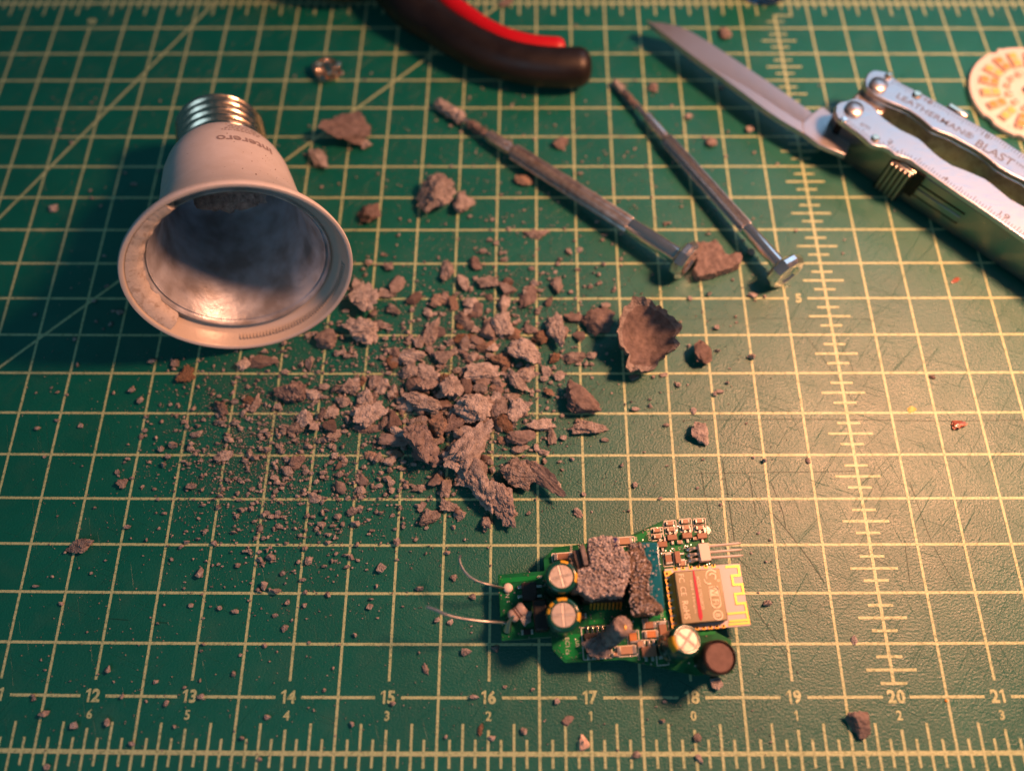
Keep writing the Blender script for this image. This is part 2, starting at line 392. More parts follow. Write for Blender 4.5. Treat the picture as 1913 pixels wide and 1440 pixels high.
def num(t, X, Y, h, bold=0.038):
    x, y = D(X, Y); adv = [0.50 if ch == '1' else 0.74 for ch in t]; cx = -sum(adv) / 2
    for ch, w_ in zip(t, adv):
        c_ = Vector((x + (cx + w_ / 2) * h, y, 0.0044)); cx += w_
        if ch == '1':
            nm.add([c_ + Vector((px, py, 0)) * h for px, py in ((-0.03, -0.5), (0.16, -0.5), (0.16, 0.5), (0.03, 0.5), (-0.03, 0.26))], [(0, 1, 2, 3, 4)])
            nm.add([c_ + Vector((px, py, 0)) * h for px, py in ((-0.22, 0.34), (-0.22, 0.18), (-0.03, 0.26), (0.03, 0.5))], [(0, 1, 2, 3)])
        else: text(nm, ch, c_, (1, 0, 0), (0, 1, 0), h, bold)
for n in range(4, 34):
    num(str(n), n, 0.505, 0.125); num(str(abs(18 - n)), n, 0.335, 0.090, 0.03)
num('5', 19.66, 5.0, 0.125); num('10', 10, 9.63, 0.11); num('15', 15, 9.63, 0.11)
for nme, b in (('grid_marking', hl), ('grid_marking', vl), ('ruler_marking', tk), ('diagonal_marking', dl), ('number_print', nm)):
    obj(nme, b, 'line', matt, smooth=False)

sm = MB(); rgs = random.Random(77)
def scratch(P_, w):
    Q = catmull([W(u, v, 0.0016) for u, v in P_], 6)
    for a_, b_ in zip(Q, Q[1:]):
        t = (b_ - a_); 
        if t.length < 1e-5: continue
        t.normalize(); sd_ = Vector((-t.y, t.x, 0)) * w / 2
        sm.add([a_ - sd_, b_ - sd_, b_ + sd_, a_ + sd_], [(0, 1, 2, 3)])
for P_, w in (([(1440,955),(1478,1000),(1515,1050),(1540,1088)], .010), ([(1405,1130),(1440,1180),(1484,1250)], .008), ([(1290,975),(1340,1010),(1420,1080)], .006), ([(1350,860),(1362,940),(1372,1010)], .010), ([(1310,880),(1318,930),(1330,980)], .008), ([(1400,890),(1412,960)], .009), ([(1440,900),(1460,950),(1468,985)], .008), ([(1273,785),(1500,783),(1750,786),(1913,784)], .007), ([(1300,884),(1450,882),(1600,880)], .006), ([(1273,596),(1500,595),(1640,597)], .005), ([(1700,900),(1740,1010),(1790,1100)], .006), ([(205,1155),(240,1158)], .008), ([(286,1162),(312,1163)], .008), ([(1500,620),(1560,700),(1600,760)], .006), ([(1690,1010),(1700,1090)], .006)):
    scratch(P_, w)
for _ in range(12):
    u, v = rgs.uniform(1250, 1880), rgs.uniform(600, 1300); a_ = rgs.uniform(0, PI); l = rgs.uniform(20, 90)
    scratch([(u, v), (u + math.cos(a_) * l / 2, v + math.sin(a_) * l / 2 + rgs.uniform(-4, 4)), (u + math.cos(a_) * l, v + math.sin(a_) * l)], rgs.uniform(.003, .006))
obj('scratch_marking', sm, 'scratch', matt, smooth=False)

# ================================================================== BULB HOUSING
RC = W(452, 514, 1.155)
BE = W(409, 218, 0.50)
ax = (BE - RC); ax.z = 0; ax = ax.normalized() * math.cos(math.radians(12.4)) + Vector((0, 0, -math.sin(math.radians(12.4))))
LB = 3.02
bulb = thing('light_bulb_housing', (RC.x, RC.y + 1.2, 0), 'empty white plastic light bulb housing lying on its side, open end facing the viewer', 'light bulb')
prof = [(1.135, 0.01), (1.15, 0.0), (1.178, 0.004), (1.186, 0.03), (1.165, 0.09), (1.11, 0.19), (1.03, 0.32), (0.945, 0.48), (0.865, 0.68), (0.80, 0.90), (0.765, 1.12), (0.742, 1.36), (0.715, 1.58), (0.67, 1.76), (0.61, 1.90), (0.55, 1.98), (0.50, 2.0), (0.46, 2.0)]
pb = []
for i in range(len(prof) - 1): pb.append(prof[i])
pb.append(prof[-1])
obj('plastic_cup', MB().lathe(pb, RC, ax, 96, cap=False), 'white_plastic', bulb, angle=60)
# inner ledge with moulded serrations
ledge = [(1.135, 0.01), (1.125, 0.03), (1.085, 0.15), (1.03, 0.215), (0.965, 0.225)]
obj('rim_ledge', MB().lathe(ledge, RC, ax, 96, cap=False), 'white_clear', bulb, angle=60)
def rimpt(a, r, t):  # a: clock angle seen from the opening, 0 = right, 90 = top
    up = Vector((0, 0, 1)); up = (up - ax * up.dot(ax)).normalized(); rt = up.cross(ax).normalized()
    if rt.x < 0: rt = -rt
    return RC + (rt * math.cos(math.radians(a)) + up * math.sin(math.radians(a))) * r + ax * t
sb = MB(); e1, e2 = frame(ax)
for i in range(46):
    a = 250 + 92 * i / 45
    d = (rimpt(a, 1, 0) - RC).normalized()
    R3 = Matrix((d, ax.cross(d), ax)).transposed()
    sb.box(RC + d * 1.096 + ax * 0.12, (0.035, 0.018, 0.075), R=R3)
obj('rim_teeth', sb, 'white_clear', bulb, smooth=False)
lin = [(0.972, 0.22), (0.965, 0.18), (0.955, 0.18), (0.945, 0.235), (0.93, 0.25), (0.92, 0.235), (0.905, 0.265), (0.865, 0.36), (0.79, 0.55), (0.72, 0.85), (0.68, 1.3), (0.65, 1.55), (0.58, 1.72), (0.45, 1.82), (0.02, 1.84)]
obj('metal_liner', MB().lathe(lin, RC, ax, 96, cap=False), 'liner', bulb, angle=60)
# threaded screw base
tp = [(0.47, 1.97), (0.52, 2.0)]
for i in range(56):
    t = 2.02 + 0.60 * i / 55
    tp.append((0.50 + 0.034 * math.sin(2 * PI * (t - 2.02) / 0.142), t))
tp += [(0.48, 2.65), (0.40, 2.73), (0.30, 2.76)]
def thr(i, n, t): return 1.0
obj('screw_base', MB().lathe(tp, RC, ax, 72), 'nickel', bulb, angle=80)
obj('base_insulator', MB().lathe([(0.30, 2.75), (0.24, 2.82), (0.17, 2.84)], RC, ax, 32), 'black_chip', bulb)
# dried glue band along the left inside of the rim
gl = MB()
rings = []
N_ = 130
for i in range(N_ + 1):
    a = 108 + (208 - 108) * i / N_
    k = math.sin(PI * i / N_) ** 0.5
    nz = noise.noise(Vector((i * 0.11, 0, 0))); n2 = noise.noise(Vector((i * 0.33, 4, 0)))
    w = (0.032 + 0.05 * nz + 0.006 * n2) * k + 0.004
    r0 = 1.07; r1 = 0.985 - max(0.0, w * 0.9)
    rings.append([rimpt(a, r0 + 0.05, 0.03), rimpt(a, (r0 + r1) / 2 + 0.01, 0.05 + 0.008 * n2), rimpt(a, r1, 0.13 + 0.02 * nz), rimpt(a, r1 + 0.005, 0.24), rimpt(a, r0, 0.24)])
gl.loft(rings)
obj('glue_residue', gl, 'glue', bulb, angle=70)
# print on the cup, upside down as it lies
bt = MB()
def cup_r(t):
    for (r0, t0), (r1, t1) in zip(prof[1:], prof[2:]):
        if t0 <= t <= t1: return r0 + (r1 - r0) * (t - t0) / (t1 - t0)
    return prof[-1][0]
def onbulb(vs, fs, a0, t0, h, sx):
    out = []
    for x, y in vs:
        t = t0 - y * h; r = cup_r(t) + 0.004
        out.append(rimpt(a0 - math.degrees(-x * sx / r) , r, t))
    bt.add(out, fs)
def bulb_text(s, a0, t0, h, bold=0.0):
    vs, fs, asp = glyphs(s, bold)
    onbulb([(x, y) for x, y in vs], fs, a0, t0, h, h)
bulb_text('interero', 56, 1.40, 0.13, 0.02)
rr = random.Random(3)
for row, t in enumerate((1.60, 1.655, 1.71, 1.76)):
    a = 75 - row * 3
    while a > 42:
        w = rr.uniform(0.8, 3.2); vs = []
        for (da, dt) in ((0, 0), (w, 0), (w, 0.022), (0, 0.022)):
            vs.append(rimpt(a - da, cup_r(t + dt) + 0.004, t + dt))
        bt.add(vs, [(0, 1, 2, 3)]); a -= w + rr.uniform(0.5, 1.6)
obj('printed_marking', bt, 'bulb_print', bulb, smooth=False)

bs = MB(); bm0 = bmesh.new(); bmesh.ops.create_icosphere(bm0, subdivisions=1, radius=1.0)
iv0 = [v.co.copy() for v in bm0.verts]; if0 = [tuple(v.index for v in f.verts) for f in bm0.faces]; bm0.free()
for _ in range(46):
    t = rr.uniform(0.1, 1.9); a = rr.uniform(10, 170); q_ = 0.003 + 0.007 * rr.random() ** 3
    if rr.random() < 0.4: a = rr.gauss(50, 12); t = rr.gauss(0.9, 0.25)
    if t < 0.1: continue
    c_ = rimpt(a, cup_r(t), t); bs.add([c_ + x * q_ for x in iv0], if0)
obj('residue_speck', bs, 'ring_brown', bulb)
# ================================================================== CHUNK GENERATOR
_ico = {}
def ico(n):
    if n not in _ico:
        bm = bmesh.new(); bmesh.ops.create_icosphere(bm, subdivisions=n, radius=1.0)
        _ico[n] = ([v.co.copy() for v in bm.verts], [tuple(v.index for v in f.verts) for f in bm.faces]); bm.free()
    return _ico[n]
def chunk(size, rng, sub=4, flat=False, rough=1.0):
    vs, fs = ico(sub); planes = []
    for _ in range(rng.randint(9, 14)):
        n = Vector((rng.gauss(0, 1), rng.gauss(0, 1), rng.gauss(0, 1))).normalized(); planes.append((n, rng.uniform(0.34, 0.82)))
    if flat: planes += [(Vector((0.1, 0.1, 1)).normalized(), 0.4), (Vector((0, 0, -1)), 0.4)]
    off = Vector((rng.uniform(-50, 50), rng.uniform(-50, 50), rng.uniform(-50, 50)))
    out = []
    for d in vs:
        r = 1.05 + 0.35 * noise.noise(d * 1.3 + off)
        for n, h in planes:
            c = d.dot(n)
            if c > 0.05: r = min(r, h / c)
        r *= 1 + rough * (0.30 * noise.noise(d * 2.4 + off) + 0.20 * noise.noise(d * 5.5 + off) + 0.13 * abs(noise.noise(d * 11 + off)) + 0.07 * noise.noise(d * 22 + off) + 0.05 * noise.noise(d * 45 + off))
        out.append(d * r)
    for k in range(3):
        lo = min(v[k] for v in out); hi = max(v[k] for v in out)
        for v in out: v[k] = (v[k] - (lo + hi) / 2) / (hi - lo) * size[k]
    return out, fs
ROWS = ['first', 'second', 'third', 'fourth', 'fifth', 'sixth', 'seventh', 'eighth', 'ninth', 'tenth', 'eleventh', 'twelfth', 'thirteenth', 'fourteenth', 'fifteenth', 'sixteenth', 'seventeenth', 'eighteenth', 'nineteenth', 'twentieth', 'twenty-first']
used = set()
NUMW = ['zero','one','two','three','four','five','six','seven','eight','nine','ten','eleven','twelve','thirteen','fourteen','fifteen','sixteen','seventeen','eighteen','nineteen','twenty','twenty-one','twenty-two','twenty-three']
def place_label(p, w, wide, tone='brown'):
    X, Y = p.x, p.y
    adj = 'large' if w > 0.34 else 'medium' if w > 0.22 else 'small' if w > 0.11 else 'tiny'
    shape = ('long ' if wide > 1.7 else '') + tone + (' chunk' if w > 0.22 else ' fragment' if w > 0.11 else ' crumb')
    half = math.floor(X * 2); n = (half + 1) // 2
    side = 'left' if half % 2 else 'right'
    cx = 'left' if X * 2 - half < 0.5 else 'right'
    yy = (Y - 0.5) * 2
    if Y < 0.5: cell = 'below the ruler numbers, just %s of the %s' % (side, NUMW[min(23, n)]); cy = 'upper' if Y > 0.15 else 'lower'
    else: cell = '%s square up, just %s of the %s' % (ROWS[min(20, int(yy))], side, NUMW[min(23, n)]); cy = 'lower' if yy - int(yy) < 0.5 else 'upper'
    base = '%s %s, %s, %s %s corner' % (adj, shape, cell, cy, cx)
    return base
GRP = 'broken potting compound pieces scattered on the mat'
def mk_chunk(u, v, w, h, rot=0.0, z=0.0, kind='debris', label=None, flat=False, hz=None, sub=4, tilt=0.0, auto_skip=False, cat='fragment', name='potting_fragment', tiltx=0.0):
    rng = random.Random(int(u * 131 + v * 17 + w))
    ppi = PPI(u, v, z + 0.05)
    sx = w / ppi; sy = h / ppi * 1.12
    sz = hz if hz is not None else min(sx, sy) * (0.35 if flat else 0.55)
    p = W(u, v, z + sz * 0.45)
    lab = label or place_label(p, max(sx, sy) , max(sx, sy) / min(sx, sy), {'debris_dark': 'dark brown', 'debris_grey': 'grey', 'debris_orange': 'orange brown'}.get(kind, 'brown'))
    if lab in used:
        if auto_skip: return None
        for q in ('darker ', 'rougher ', 'paler '):
            if q + lab not in used: lab = q + lab; break
    used.add(lab)
    vs, fs = chunk((sx, sy, sz), rng, 5 if (sub == 4 and max(w, h) > 44) else sub, flat, rough=0.6 if kind == 'debris_dark' else 1.0)
    R = Matrix.Rotation(math.radians(rot), 3, 'Z') @ Matrix.Rotation(math.radians(tilt), 3, 'Y') @ Matrix.Rotation(math.radians(tiltx), 3, 'X')
    vs = [R @ q for q in vs]; lo = min(q.z for q in vs)
    mb = MB().add([q + Vector((p.x, p.y, z - lo - 0.004)) for q in vs], fs)
    o = obj(name, mb, kind, None, smooth=True, angle=48 if sub > 3 else 38, origin=(p.x, p.y, z))
    return tag(o, lab, cat, GRP if name == 'potting_fragment' else None)

# loose pieces one can point at: u, v, w, h, rot, z, kind, label, extra
CH = [
 (645,243,98,72,12,0,'debris_dark','large flat brown shard right of the bulb screw base, with pointed corners',dict(flat=True,tilt=14)),
 (681,270,30,22,-30,0,'debris','small knob at the lower right corner of the large flat shard by the bulb base',{}),
 (597,298,30,52,28,0,'debris','narrow pale fragment below the large flat shard beside the bulb neck',{}),
 (690,398,46,38,0,0,'debris_dark','medium knobbly fragment halfway between the bulb rim and the ridged chunk',{}),
 (812,363,84,66,20,0,'debris','big ridged brown chunk left of the longer screwdriver, two lobes',dict(tilt=-12)),
 (868,378,42,44,0,0,'debris','rounded crusty fragment touching the right side of the big ridged chunk',{}),
 (100,388,17,15,0,0,'debris','lone small crumb far left, left of the bulb neck',dict(sub=3)),
 (1000,436,54,20,-12,0,'debris','thin crooked fragment below the middle of the longer screwdriver',{}),
 (1048,267,30,24,0,0,'debris_dark','small dark lump between the two screwdriver shafts',dict(sub=3)),
 (980,337,34,22,-25,0,'debris_orange','orange brown sliver tucked under the longer screwdriver collar',dict(sub=3)),
 (1219,164,20,19,0,0,'debris_dark','small dark crumb right of the shorter screwdriver tip',dict(sub=3)),
 (1357,62,25,24,0,0,'debris_dark','small crumb behind the knife blade near the top ruler',dict(sub=3)),
 (1330,264,24,22,0,0,'debris_dark','small crumb between knife blade and the shorter screwdriver barrel',dict(sub=3)),
 (945,4,28,20,0,0,'debris','small crumb at the top edge behind the red plier handle',dict(sub=3)),
 (1120,600,66,48,18,0,'debris_dark','dark angular chunk left of the hollow shell piece',dict(tilt=-20)),
 (1312,660,40,44,0,0,'debris_dark','spiky dark fragment right of the hollow shell piece',dict(tilt=20)),
 (1090,742,66,58,0,0,'debris_dark','smooth faced dark chunk below the hollow shell piece',dict(tilt=10)),
 (1102,798,74,30,-6,0,'debris','oblong crumbly fragment just under the smooth faced dark chunk',{}),
 (1307,810,36,40,0,0,'debris','small upright fragment three squares below the spiky one',dict(tilt=15)),
 (1608,1352,46,46,10,0,'debris_dark','angular cube-like fragment at lower right beside the twenty',dict(tilt=12,tiltx=10)),
 (150,1020,56,26,10,0,'debris','bird-shaped fragment alone at far left above the twelve',{}),
 (228,903,20,18,0,0,'debris','small lone fragment at far left above the bird-shaped one',dict(sub=3)),
 (348,698,34,32,0,0,'debris_orange','round orange brown flake just below the bulb rim shadow',dict(flat=True)),
 (680,548,58,78,10,0,'debris','tall lumpy chunk half hidden behind the right edge of the bulb rim',{}),
 (671,618,70,50,0,0,'debris','wide lumpy chunk just right of the bulb rim, lower one',{}),
 (609,630,44,38,-20,0,'debris_dark','round brown fragment touching the lower right of the bulb rim',{}),
 (491,676,60,24,-8,0,'debris_dark','flat brown sliver poking out beneath the bulb rim',dict(flat=True)),
 (455,680,26,22,0,0,'debris','small crumb left of the sliver beneath the bulb rim',dict(sub=3)),
 (541,728,66,44,-10,0,'debris_grey','grey brown lump left of the main pile, with a beak',{}),
 (583,736,32,20,0,0,'debris','small pale fragment touching the grey brown beaked lump',{}),
 (1018,896,104,36,-43,0.06,'debris_dark','long dark rectangular slab leaning at the lower right of the pile',dict(flat=True,tiltx=28)),
 (905,925,62,62,0,0.05,'debris','chunky crusted block at the bottom of the pile, upper half',{}),
 (940,945,56,84,24,0.0,'debris_grey','upright crusted block at the very bottom of the pile, pointing at the circuit board',dict(hz=0.26)),
 (971,884,72,62,10,0,'debris','crumbly chunk left of the long dark slab',{}),
 (788,828,62,78,12,0.05,'debris_grey','darkest grey knobbly chunk at the lower left of the pile',dict(hz=0.28)),
 (888,830,62,104,-38,0.07,'debris','large crusted bar lying diagonally in the middle of the pile',{}),
 (880,882,66,60,10,0.0,'debris','broad crusted chunk under the diagonal bar',{}),
 (844,862,40,40,0,0.08,'debris','smooth sided block perched beside the darkest grey chunk',{}),
 (884,762,72,58,-24,0.05,'debris','rounded crusted chunk at the heart of the pile',{}),
 (787,750,86,34,-16,0.05,'debris','long pale bar across the upper left of the pile',{}),
 (762,752,44,30,0,0.0,'debris','stubby fragment at the left end of the long pale bar',{}),
 (694,776,66,44,8,0,'debris','wide crumbly chunk at the left of the pile',{}),
 (688,800,60,16,4,0.0,'debris_grey','thin grey slab beneath the wide crumbly chunk',dict(flat=True)),
 (683,742,34,38,0,0,'debris','triangular fragment above the wide crumbly chunk',{}),
 (737,783,30,34,0,0.02,'debris_dark',None,{}),
 (817,796,42,36,0,0.08,'debris_orange','orange brown rounded piece in the left part of the pile',{}),
 (848,790,34,52,-36,0.10,'debris_grey','grey flat splinter beside the orange brown piece',dict(flat=True)),
 (737,822,60,24,-8,0.02,'debris_dark',None,{}),
 (742,806,40,18,-20,0.05,'debris',None,{}),
 (968,766,58,42,20,0,'debris','pale crusted chunk at the right shoulder of the pile',{}),
 (1012,792,58,26,-12,0,'debris','hooked crumbly fragment at the right edge of the pile',{}),
 (1030,812,18,36,10,0,'debris',None,dict(sub=3)),
 (973,816,56,30,-18,0.02,'debris_dark',None,{}),
 (973,838,34,18,-10,0,'debris',None,dict(sub=3)),
 (844,722,48,46,-14,0.06,'debris','smooth sided block at the top left of the pile heart',{}),
 (805,700,60,32,-12,0,'debris',None,{}),
 (780,722,40,42,30,0,'debris_dark',None,{}),
 (827,668,44,26,0,0,'debris',None,{}),
 (770,668,56,34,0,0,'debris','lumpy chunk north west of the pile above the fifteen',{}),
 (765,692,34,32,0,0,'debris',None,{}),
 (903,696,72,38,-8,0,'debris','crusted dark edged chunk above the pile, lying flat',dict(hz=0.16)),
 (930,721,34,14,0,0,'debris_orange','orange brown sliver under the flat crusted chunk',dict(sub=3)),
 (966,712,26,58,34,0.02,'debris','slanting bar right of the flat crusted chunk',{}),
 (985,696,34,32,0,0,'debris',None,{}),
 (934,672,42,30,0,0,'debris_orange',None,{}),
 (982,656,66,44,-34,0.06,'debris','large tilted chunk in the upper cluster, casting a shadow',dict(hz=0.16)),
 (908,648,40,22,0,0,'debris_orange','dark orange flake in the middle of the upper cluster',dict(sub=3)),
 (938,604,42,48,10,0.03,'debris','blocky chunk at the top of the upper cluster',{}),
 (912,616,34,36,0,0,'debris_dark',None,{}),
 (957,622,40,24,-20,0,'debris_orange',None,{}),
 (867,632,46,20,18,0,'debris_orange',None,{}),
 (870,600,52,24,-28,0,'debris',None,{}),
 (1040,617,40,66,22,0.08,'debris','flat leaning slab between the upper cluster and the dark angular chunk',dict(flat=True,tilt=-20)),
 (1008,630,32,28,0,0,'debris_orange',None,{}),
 (1072,592,40,20,-12,0,'debris_dark',None,dict(sub=3)),
 (1072,668,48,20,8,0,'debris','oblong crumb cluster two squares below the leaning slab',{}),
 (1036,668,22,20,0,0,'debris_orange',None,dict(sub=3)),
 (1105,664,18,15,-20,0,'debris',None,dict(sub=3)),
 (1021,694,20,24,20,0,'debris',None,dict(sub=3)),
 (1044,702,24,18,0,0,'debris',None,dict(sub=3)),
 (807,622,28,66,-26,0,'debris','tall narrow fragment slanting upwards left of the upper cluster',{}),
 (780,640,22,24,0,0,'debris',None,dict(sub=3)),
 (988,554,34,46,-16,0,'debris_dark','flat pinkish brown tile above the upper cluster',dict(flat=True)),
 (945,540,40,22,-30,0,'debris_dark',None,{}),
 (942,566,24,34,0,0,'debris',None,dict(sub=3)),
 (880,568,34,22,0,0,'debris',None,dict(sub=3)),
 (911,526,44,26,0,0,'debris','three lobed fragment directly above the upper cluster',{}),
 (889,492,25,26,0,0,'debris_dark','small round dark fragment topmost of the central scatter',{}),
 (834,504,30,42,14,0,'debris','upright oval fragment below the big ridged chunk',{}),
 (866,528,22,34,14,0,'debris',None,{}),
 (1040,532,26,32,-24,0,'debris','small bent fragment right of the pinkish tile',dict(sub=3)),
 (742,533,26,38,-16,0,'debris_dark','slanting fragment right of the tall lumpy chunk by the bulb',{}),
 (774,556,30,24,0,0,'debris_dark',None,{}),
 (720,548,34,18,0,0,'debris',None,dict(sub=3)),
 (737,578,30,22,0,0,'debris',None,{}),
 (726,496,20,20,0,0,'debris',None,dict(sub=3)),
 (818,562,30,26,0,0,'debris_orange',None,{}),
 (800,584,20,20,0,0,'debris',None,dict(sub=3)),
 (710,606,50,18,6,0,'debris',None,dict(sub=3)),
 (654,722,44,30,20,0,'debris',None,{}),
 (700,715,26,30,0,0,'debris',None,{}),
 (640,748,30,26,0,0,'debris',None,{}),
 (814,896,30,26,0,0,'debris_dark',None,{}),
 (783,912,26,15,-8,0,'debris','small oblong crumb left of the broad crusted chunk',dict(sub=3)),
 (833,914,30,32,20,0,'debris',None,{}),
 (802,964,44,28,10,0,'debris','flat crumbly patch left of the upright crusted block, nearest the sixteen',{}),
 (840,946,40,22,-10,0,'debris',None,{}),
 (860,962,26,18,20,0,'debris',None,dict(sub=3)),
 (1080,958,22,14,-40,0,'debris_grey','small grey chip below the tip of the long dark slab',dict(sub=3)),
 (412,764,34,28,-12,0,'debris_grey','greyish fragment at the left edge of the scatter',{}),
 (568,782,34,34,0,0,'debris',None,{}),
 (555,798,32,22,0,0,'debris',None,{}),
 (616,796,32,26,0,0,'debris_dark',None,{}),
 (418,852,38,20,10,0,'debris',None,dict(sub=3)),
 (554,862,38,26,24,0,'debris_grey',None,{}),
 (536,880,26,20,0,0,'debris',None,dict(sub=3)),
 (478,750,20,32,-10,0,'debris',None,dict(sub=3)),
 (366,810,24,14,0,0,'debris',None,dict(sub=3)),
 (620,770,26,22,0,0,'debris',None,dict(sub=3)),
 (580,680,20,30,20,0,'debris',None,dict(sub=3)),
 (590,930,24,16,0,0,'debris',None,dict(sub=3)),
 (617,449,14,14,0,0,'debris',None,dict(sub=3)),
 (841,1162,12,12,0,0,'debris',None,dict(sub=3)),
 (925,1212,16,12,0,0,'debris_dark',None,dict(sub=3)),
 (848,1079,14,12,0,0,'debris',None,dict(sub=3)),
 (795,1250,12,22,20,0,'debris',None,dict(sub=3)),
 (1061,1345,26,14,28,0,'debris_dark','flat oblong crumb below the seventeen on the ruler',dict(sub=3,flat=True)),
 (898,1362,11,20,0,0,'debris_orange','orange brown crumb by the ruler tick under the sixteen',dict(sub=3)),
 (1303,1377,16,14,0,0,'debris',None,dict(sub=3)),
 (1306,1417,14,16,0,0,'debris',None,dict(sub=3)),
 (1338,1276,24,20,0,0,'debris','pale crumb just below the black round inductor on the circuit board',dict(sub=3)),
 (1596,1195,12,16,0,0,'debris',None,dict(sub=3)),
 (1296,768,12,13,0,0,'debris',None,dict(sub=3)),
 (1184,704,20,12,30,0,'debris',None,dict(sub=3)),
 (1240,700,16,9,0,0,'debris',None,dict(sub=3)),
 (1742,704,12,8,0,0,'debris_dark',None,dict(sub=3)),
 (1510,860,10,12,0,0,'debris_grey',None,dict(sub=3)),
 (88,1432,14,10,0,0,'debris',None,dict(sub=3)),
]
for (u, v, w, h, rot, z, kind, lab, kw) in CH:
    mk_chunk(u, v, w, h, rot, z, kind, lab, **kw)
# hollow shell piece
def shell():
    rng = random.Random(5)
    c = W(1208, 634, 0.14); n = 40
    pxo = [(1268,620),(1262,612),(1245,598),(1222,583),(1200,568),(1185,570),(1172,582),(1163,590),(1158,610),(1155,630),(1160,650),(1178,662),(1165,678),(1170,690),(1190,686),(1215,688),(1225,672),(1240,660),(1262,645),(1255,632)]
    outl = [((u - 1210) / 58.0, -(v - 630) / 60.0) for u, v in pxo]
    pa_ = sorted((math.atan2(y, x) % (2 * PI), math.hypot(x, y)) for x, y in outl)
    def rad(a):
        a = a % (2 * PI); ext = [(pa_[-1][0] - 2 * PI, pa_[-1][1])] + pa_ + [(pa_[0][0] + 2 * PI, pa_[0][1])]
        for (a0, r0), (a1, r1) in zip(ext, ext[1:]):
            if a0 <= a <= a1:
                f = (a - a0) / max(1e-6, a1 - a0); m = r0 + (r1 - r0) * f; return Vector((math.cos(a) * m, math.sin(a) * m))
        return Vector((math.cos(a), math.sin(a)))
    NA, NR = 72, 14; top = []; bot = []
    for s in range(2):
        L = top if s == 0 else bot
        for r in range(NR + 1):
            for a in range(NA):
                q = r / NR; an_ = 2 * PI * a / NA; p = (Vector((math.cos(an_), math.sin(an_))) * 0.93 * (1 - q ** 3) + rad(an_) * q ** 3) * q
                q = r / NR; jj = 1 + (0.09 * noise.noise(Vector((a * 0.5, 7, 7))) + 0.025 * noise.noise(Vector((a * 1.1, 2, 7)))) * q ** 6; x, y = p.x * 0.38 * jj, p.y * 0.43 * jj
                bowl = 0.25 * q ** 2.0 + 0.05 * p.y * q
                nz = 0.012 * noise.noise(Vector((x * 14, y * 14, 3))) + 0.03 * noise.noise(Vector((x * 5, y * 5, 1)))
                if p.x < -0.2 or p.y < -0.3: nz += 0.035 * noise.noise(Vector((x * 22, y * 22, 9))) * q
                th = 0.0 if s == 0 else -(0.085 + 0.05 * noise.noise(Vector((x * 9, y * 9, 5))))
                if r >= NR - 1: nz += 0.05 * noise.noise(Vector((a * 0.45, 1, 2))) + 0.012 * noise.noise(Vector((a * 1.3, 5, 2)))
                L.append((x, y, bowl + nz + th))
    nt_ = len(top); fs = []
    for s in range(2):
        b = s * nt_
        for r in range(NR):
            for a in range(NA):
                j = (a + 1) % NA; f = (b + r * NA + a, b + r * NA + j, b + (r + 1) * NA + j, b + (r + 1) * NA + a)
                fs.append(f if s == 0 else f[::-1])
    for a in range(NA):
        j = (a + 1) % NA; fs.append((NR * NA + a, NR * NA + j, nt_ + NR * NA + j, nt_ + NR * NA + a))
    R = Matrix.Rotation(math.radians(10), 3, 'X')
    vs = [R @ Vector(q) for q in top + bot]; lo = min(q.z for q in vs)
    mb = MB().add([q + Vector((c.x, c.y, -lo)) for q in vs], fs)
    o = obj('potting_shell', mb, 'debris_dark', None, angle=50, origin=(c.x, c.y, 0))
    o.data.materials.append(M['debris'])
    for p_ in o.data.polygons:
        q_ = sum((Vector(o.data.vertices[i].co) for i in p_.vertices), Vector()) / len(p_.vertices)
        if p_.index >= NR * NA or p_.index // NA >= NR - 2: p_.material_index = 1
    tag(o, 'large hollow bowl-shaped shell of brown compound with a smooth inside', 'fragment', GRP)
shell()
zq = 0.15
pa2 = P_flat = [tuple(W(u, v, zq).xy) for u, v in ((1301,449),(1322,452),(1338,446),(1350,462),(1356,474),(1384,472),(1386,490),(1352,505),(1322,512),(1304,518),(1296,503),(1303,486),(1299,468))]
cq = W(1340, 484, 0)
o = obj('potting_fragment', MB().prism(pa2, 0.0, zq), 'debris_dark', None, origin=(cq.x, cq.y, 0), remesh=0.014, disp=0.045, dscale=0.12)
tag(o, 'brown flat angular piece between the two screwdriver end caps', 'fragment', GRP)
# a few odd chips
def oddchip(name, u, v, w, h, rot, m, lab, hz=0.02):
    mk_chunk(u, v, w, h, rot, 0, m, lab, hz=hz, sub=3, name=name, cat='chip')
oddchip('red_flake', 1792, 793, 30, 17, 4, 'flake', 'shiny translucent red brown flake on the bright right part of the mat', 0.05)
oddchip('yellow_chip', 1704, 764, 18, 12, 20, 'yellow_chip', 'tiny yellow chip left of the shiny red brown flake')
oddchip('red_sliver', 1785, 524, 22, 8, 28, 'flake', 'thin red brown sliver below the multi-tool shadow')
oddchip('white_crumb', 1091, 1386, 22, 26, 10, 'white_chip', 'pale pinkish white crumb on the bottom ruler under the seventeen', 0.08)
oddchip('orange_speck', 1768, 1308, 6, 5, 0, 'led_o', 'tiny orange speck left of the twenty-one')
# chunk of residue left deep inside the bulb
q = RC + ax * 1.30 + Vector((0.05, 0, 0.12))
vs, fs = chunk((0.95, 0.5, 0.55), random.Random(11), 4)
o = obj('potting_residue', MB().add([v + q for v in vs], fs), 'debris', None, angle=50, origin=q)
tag(o, 'lump of brown residue left deep inside the open bulb housing', 'residue')

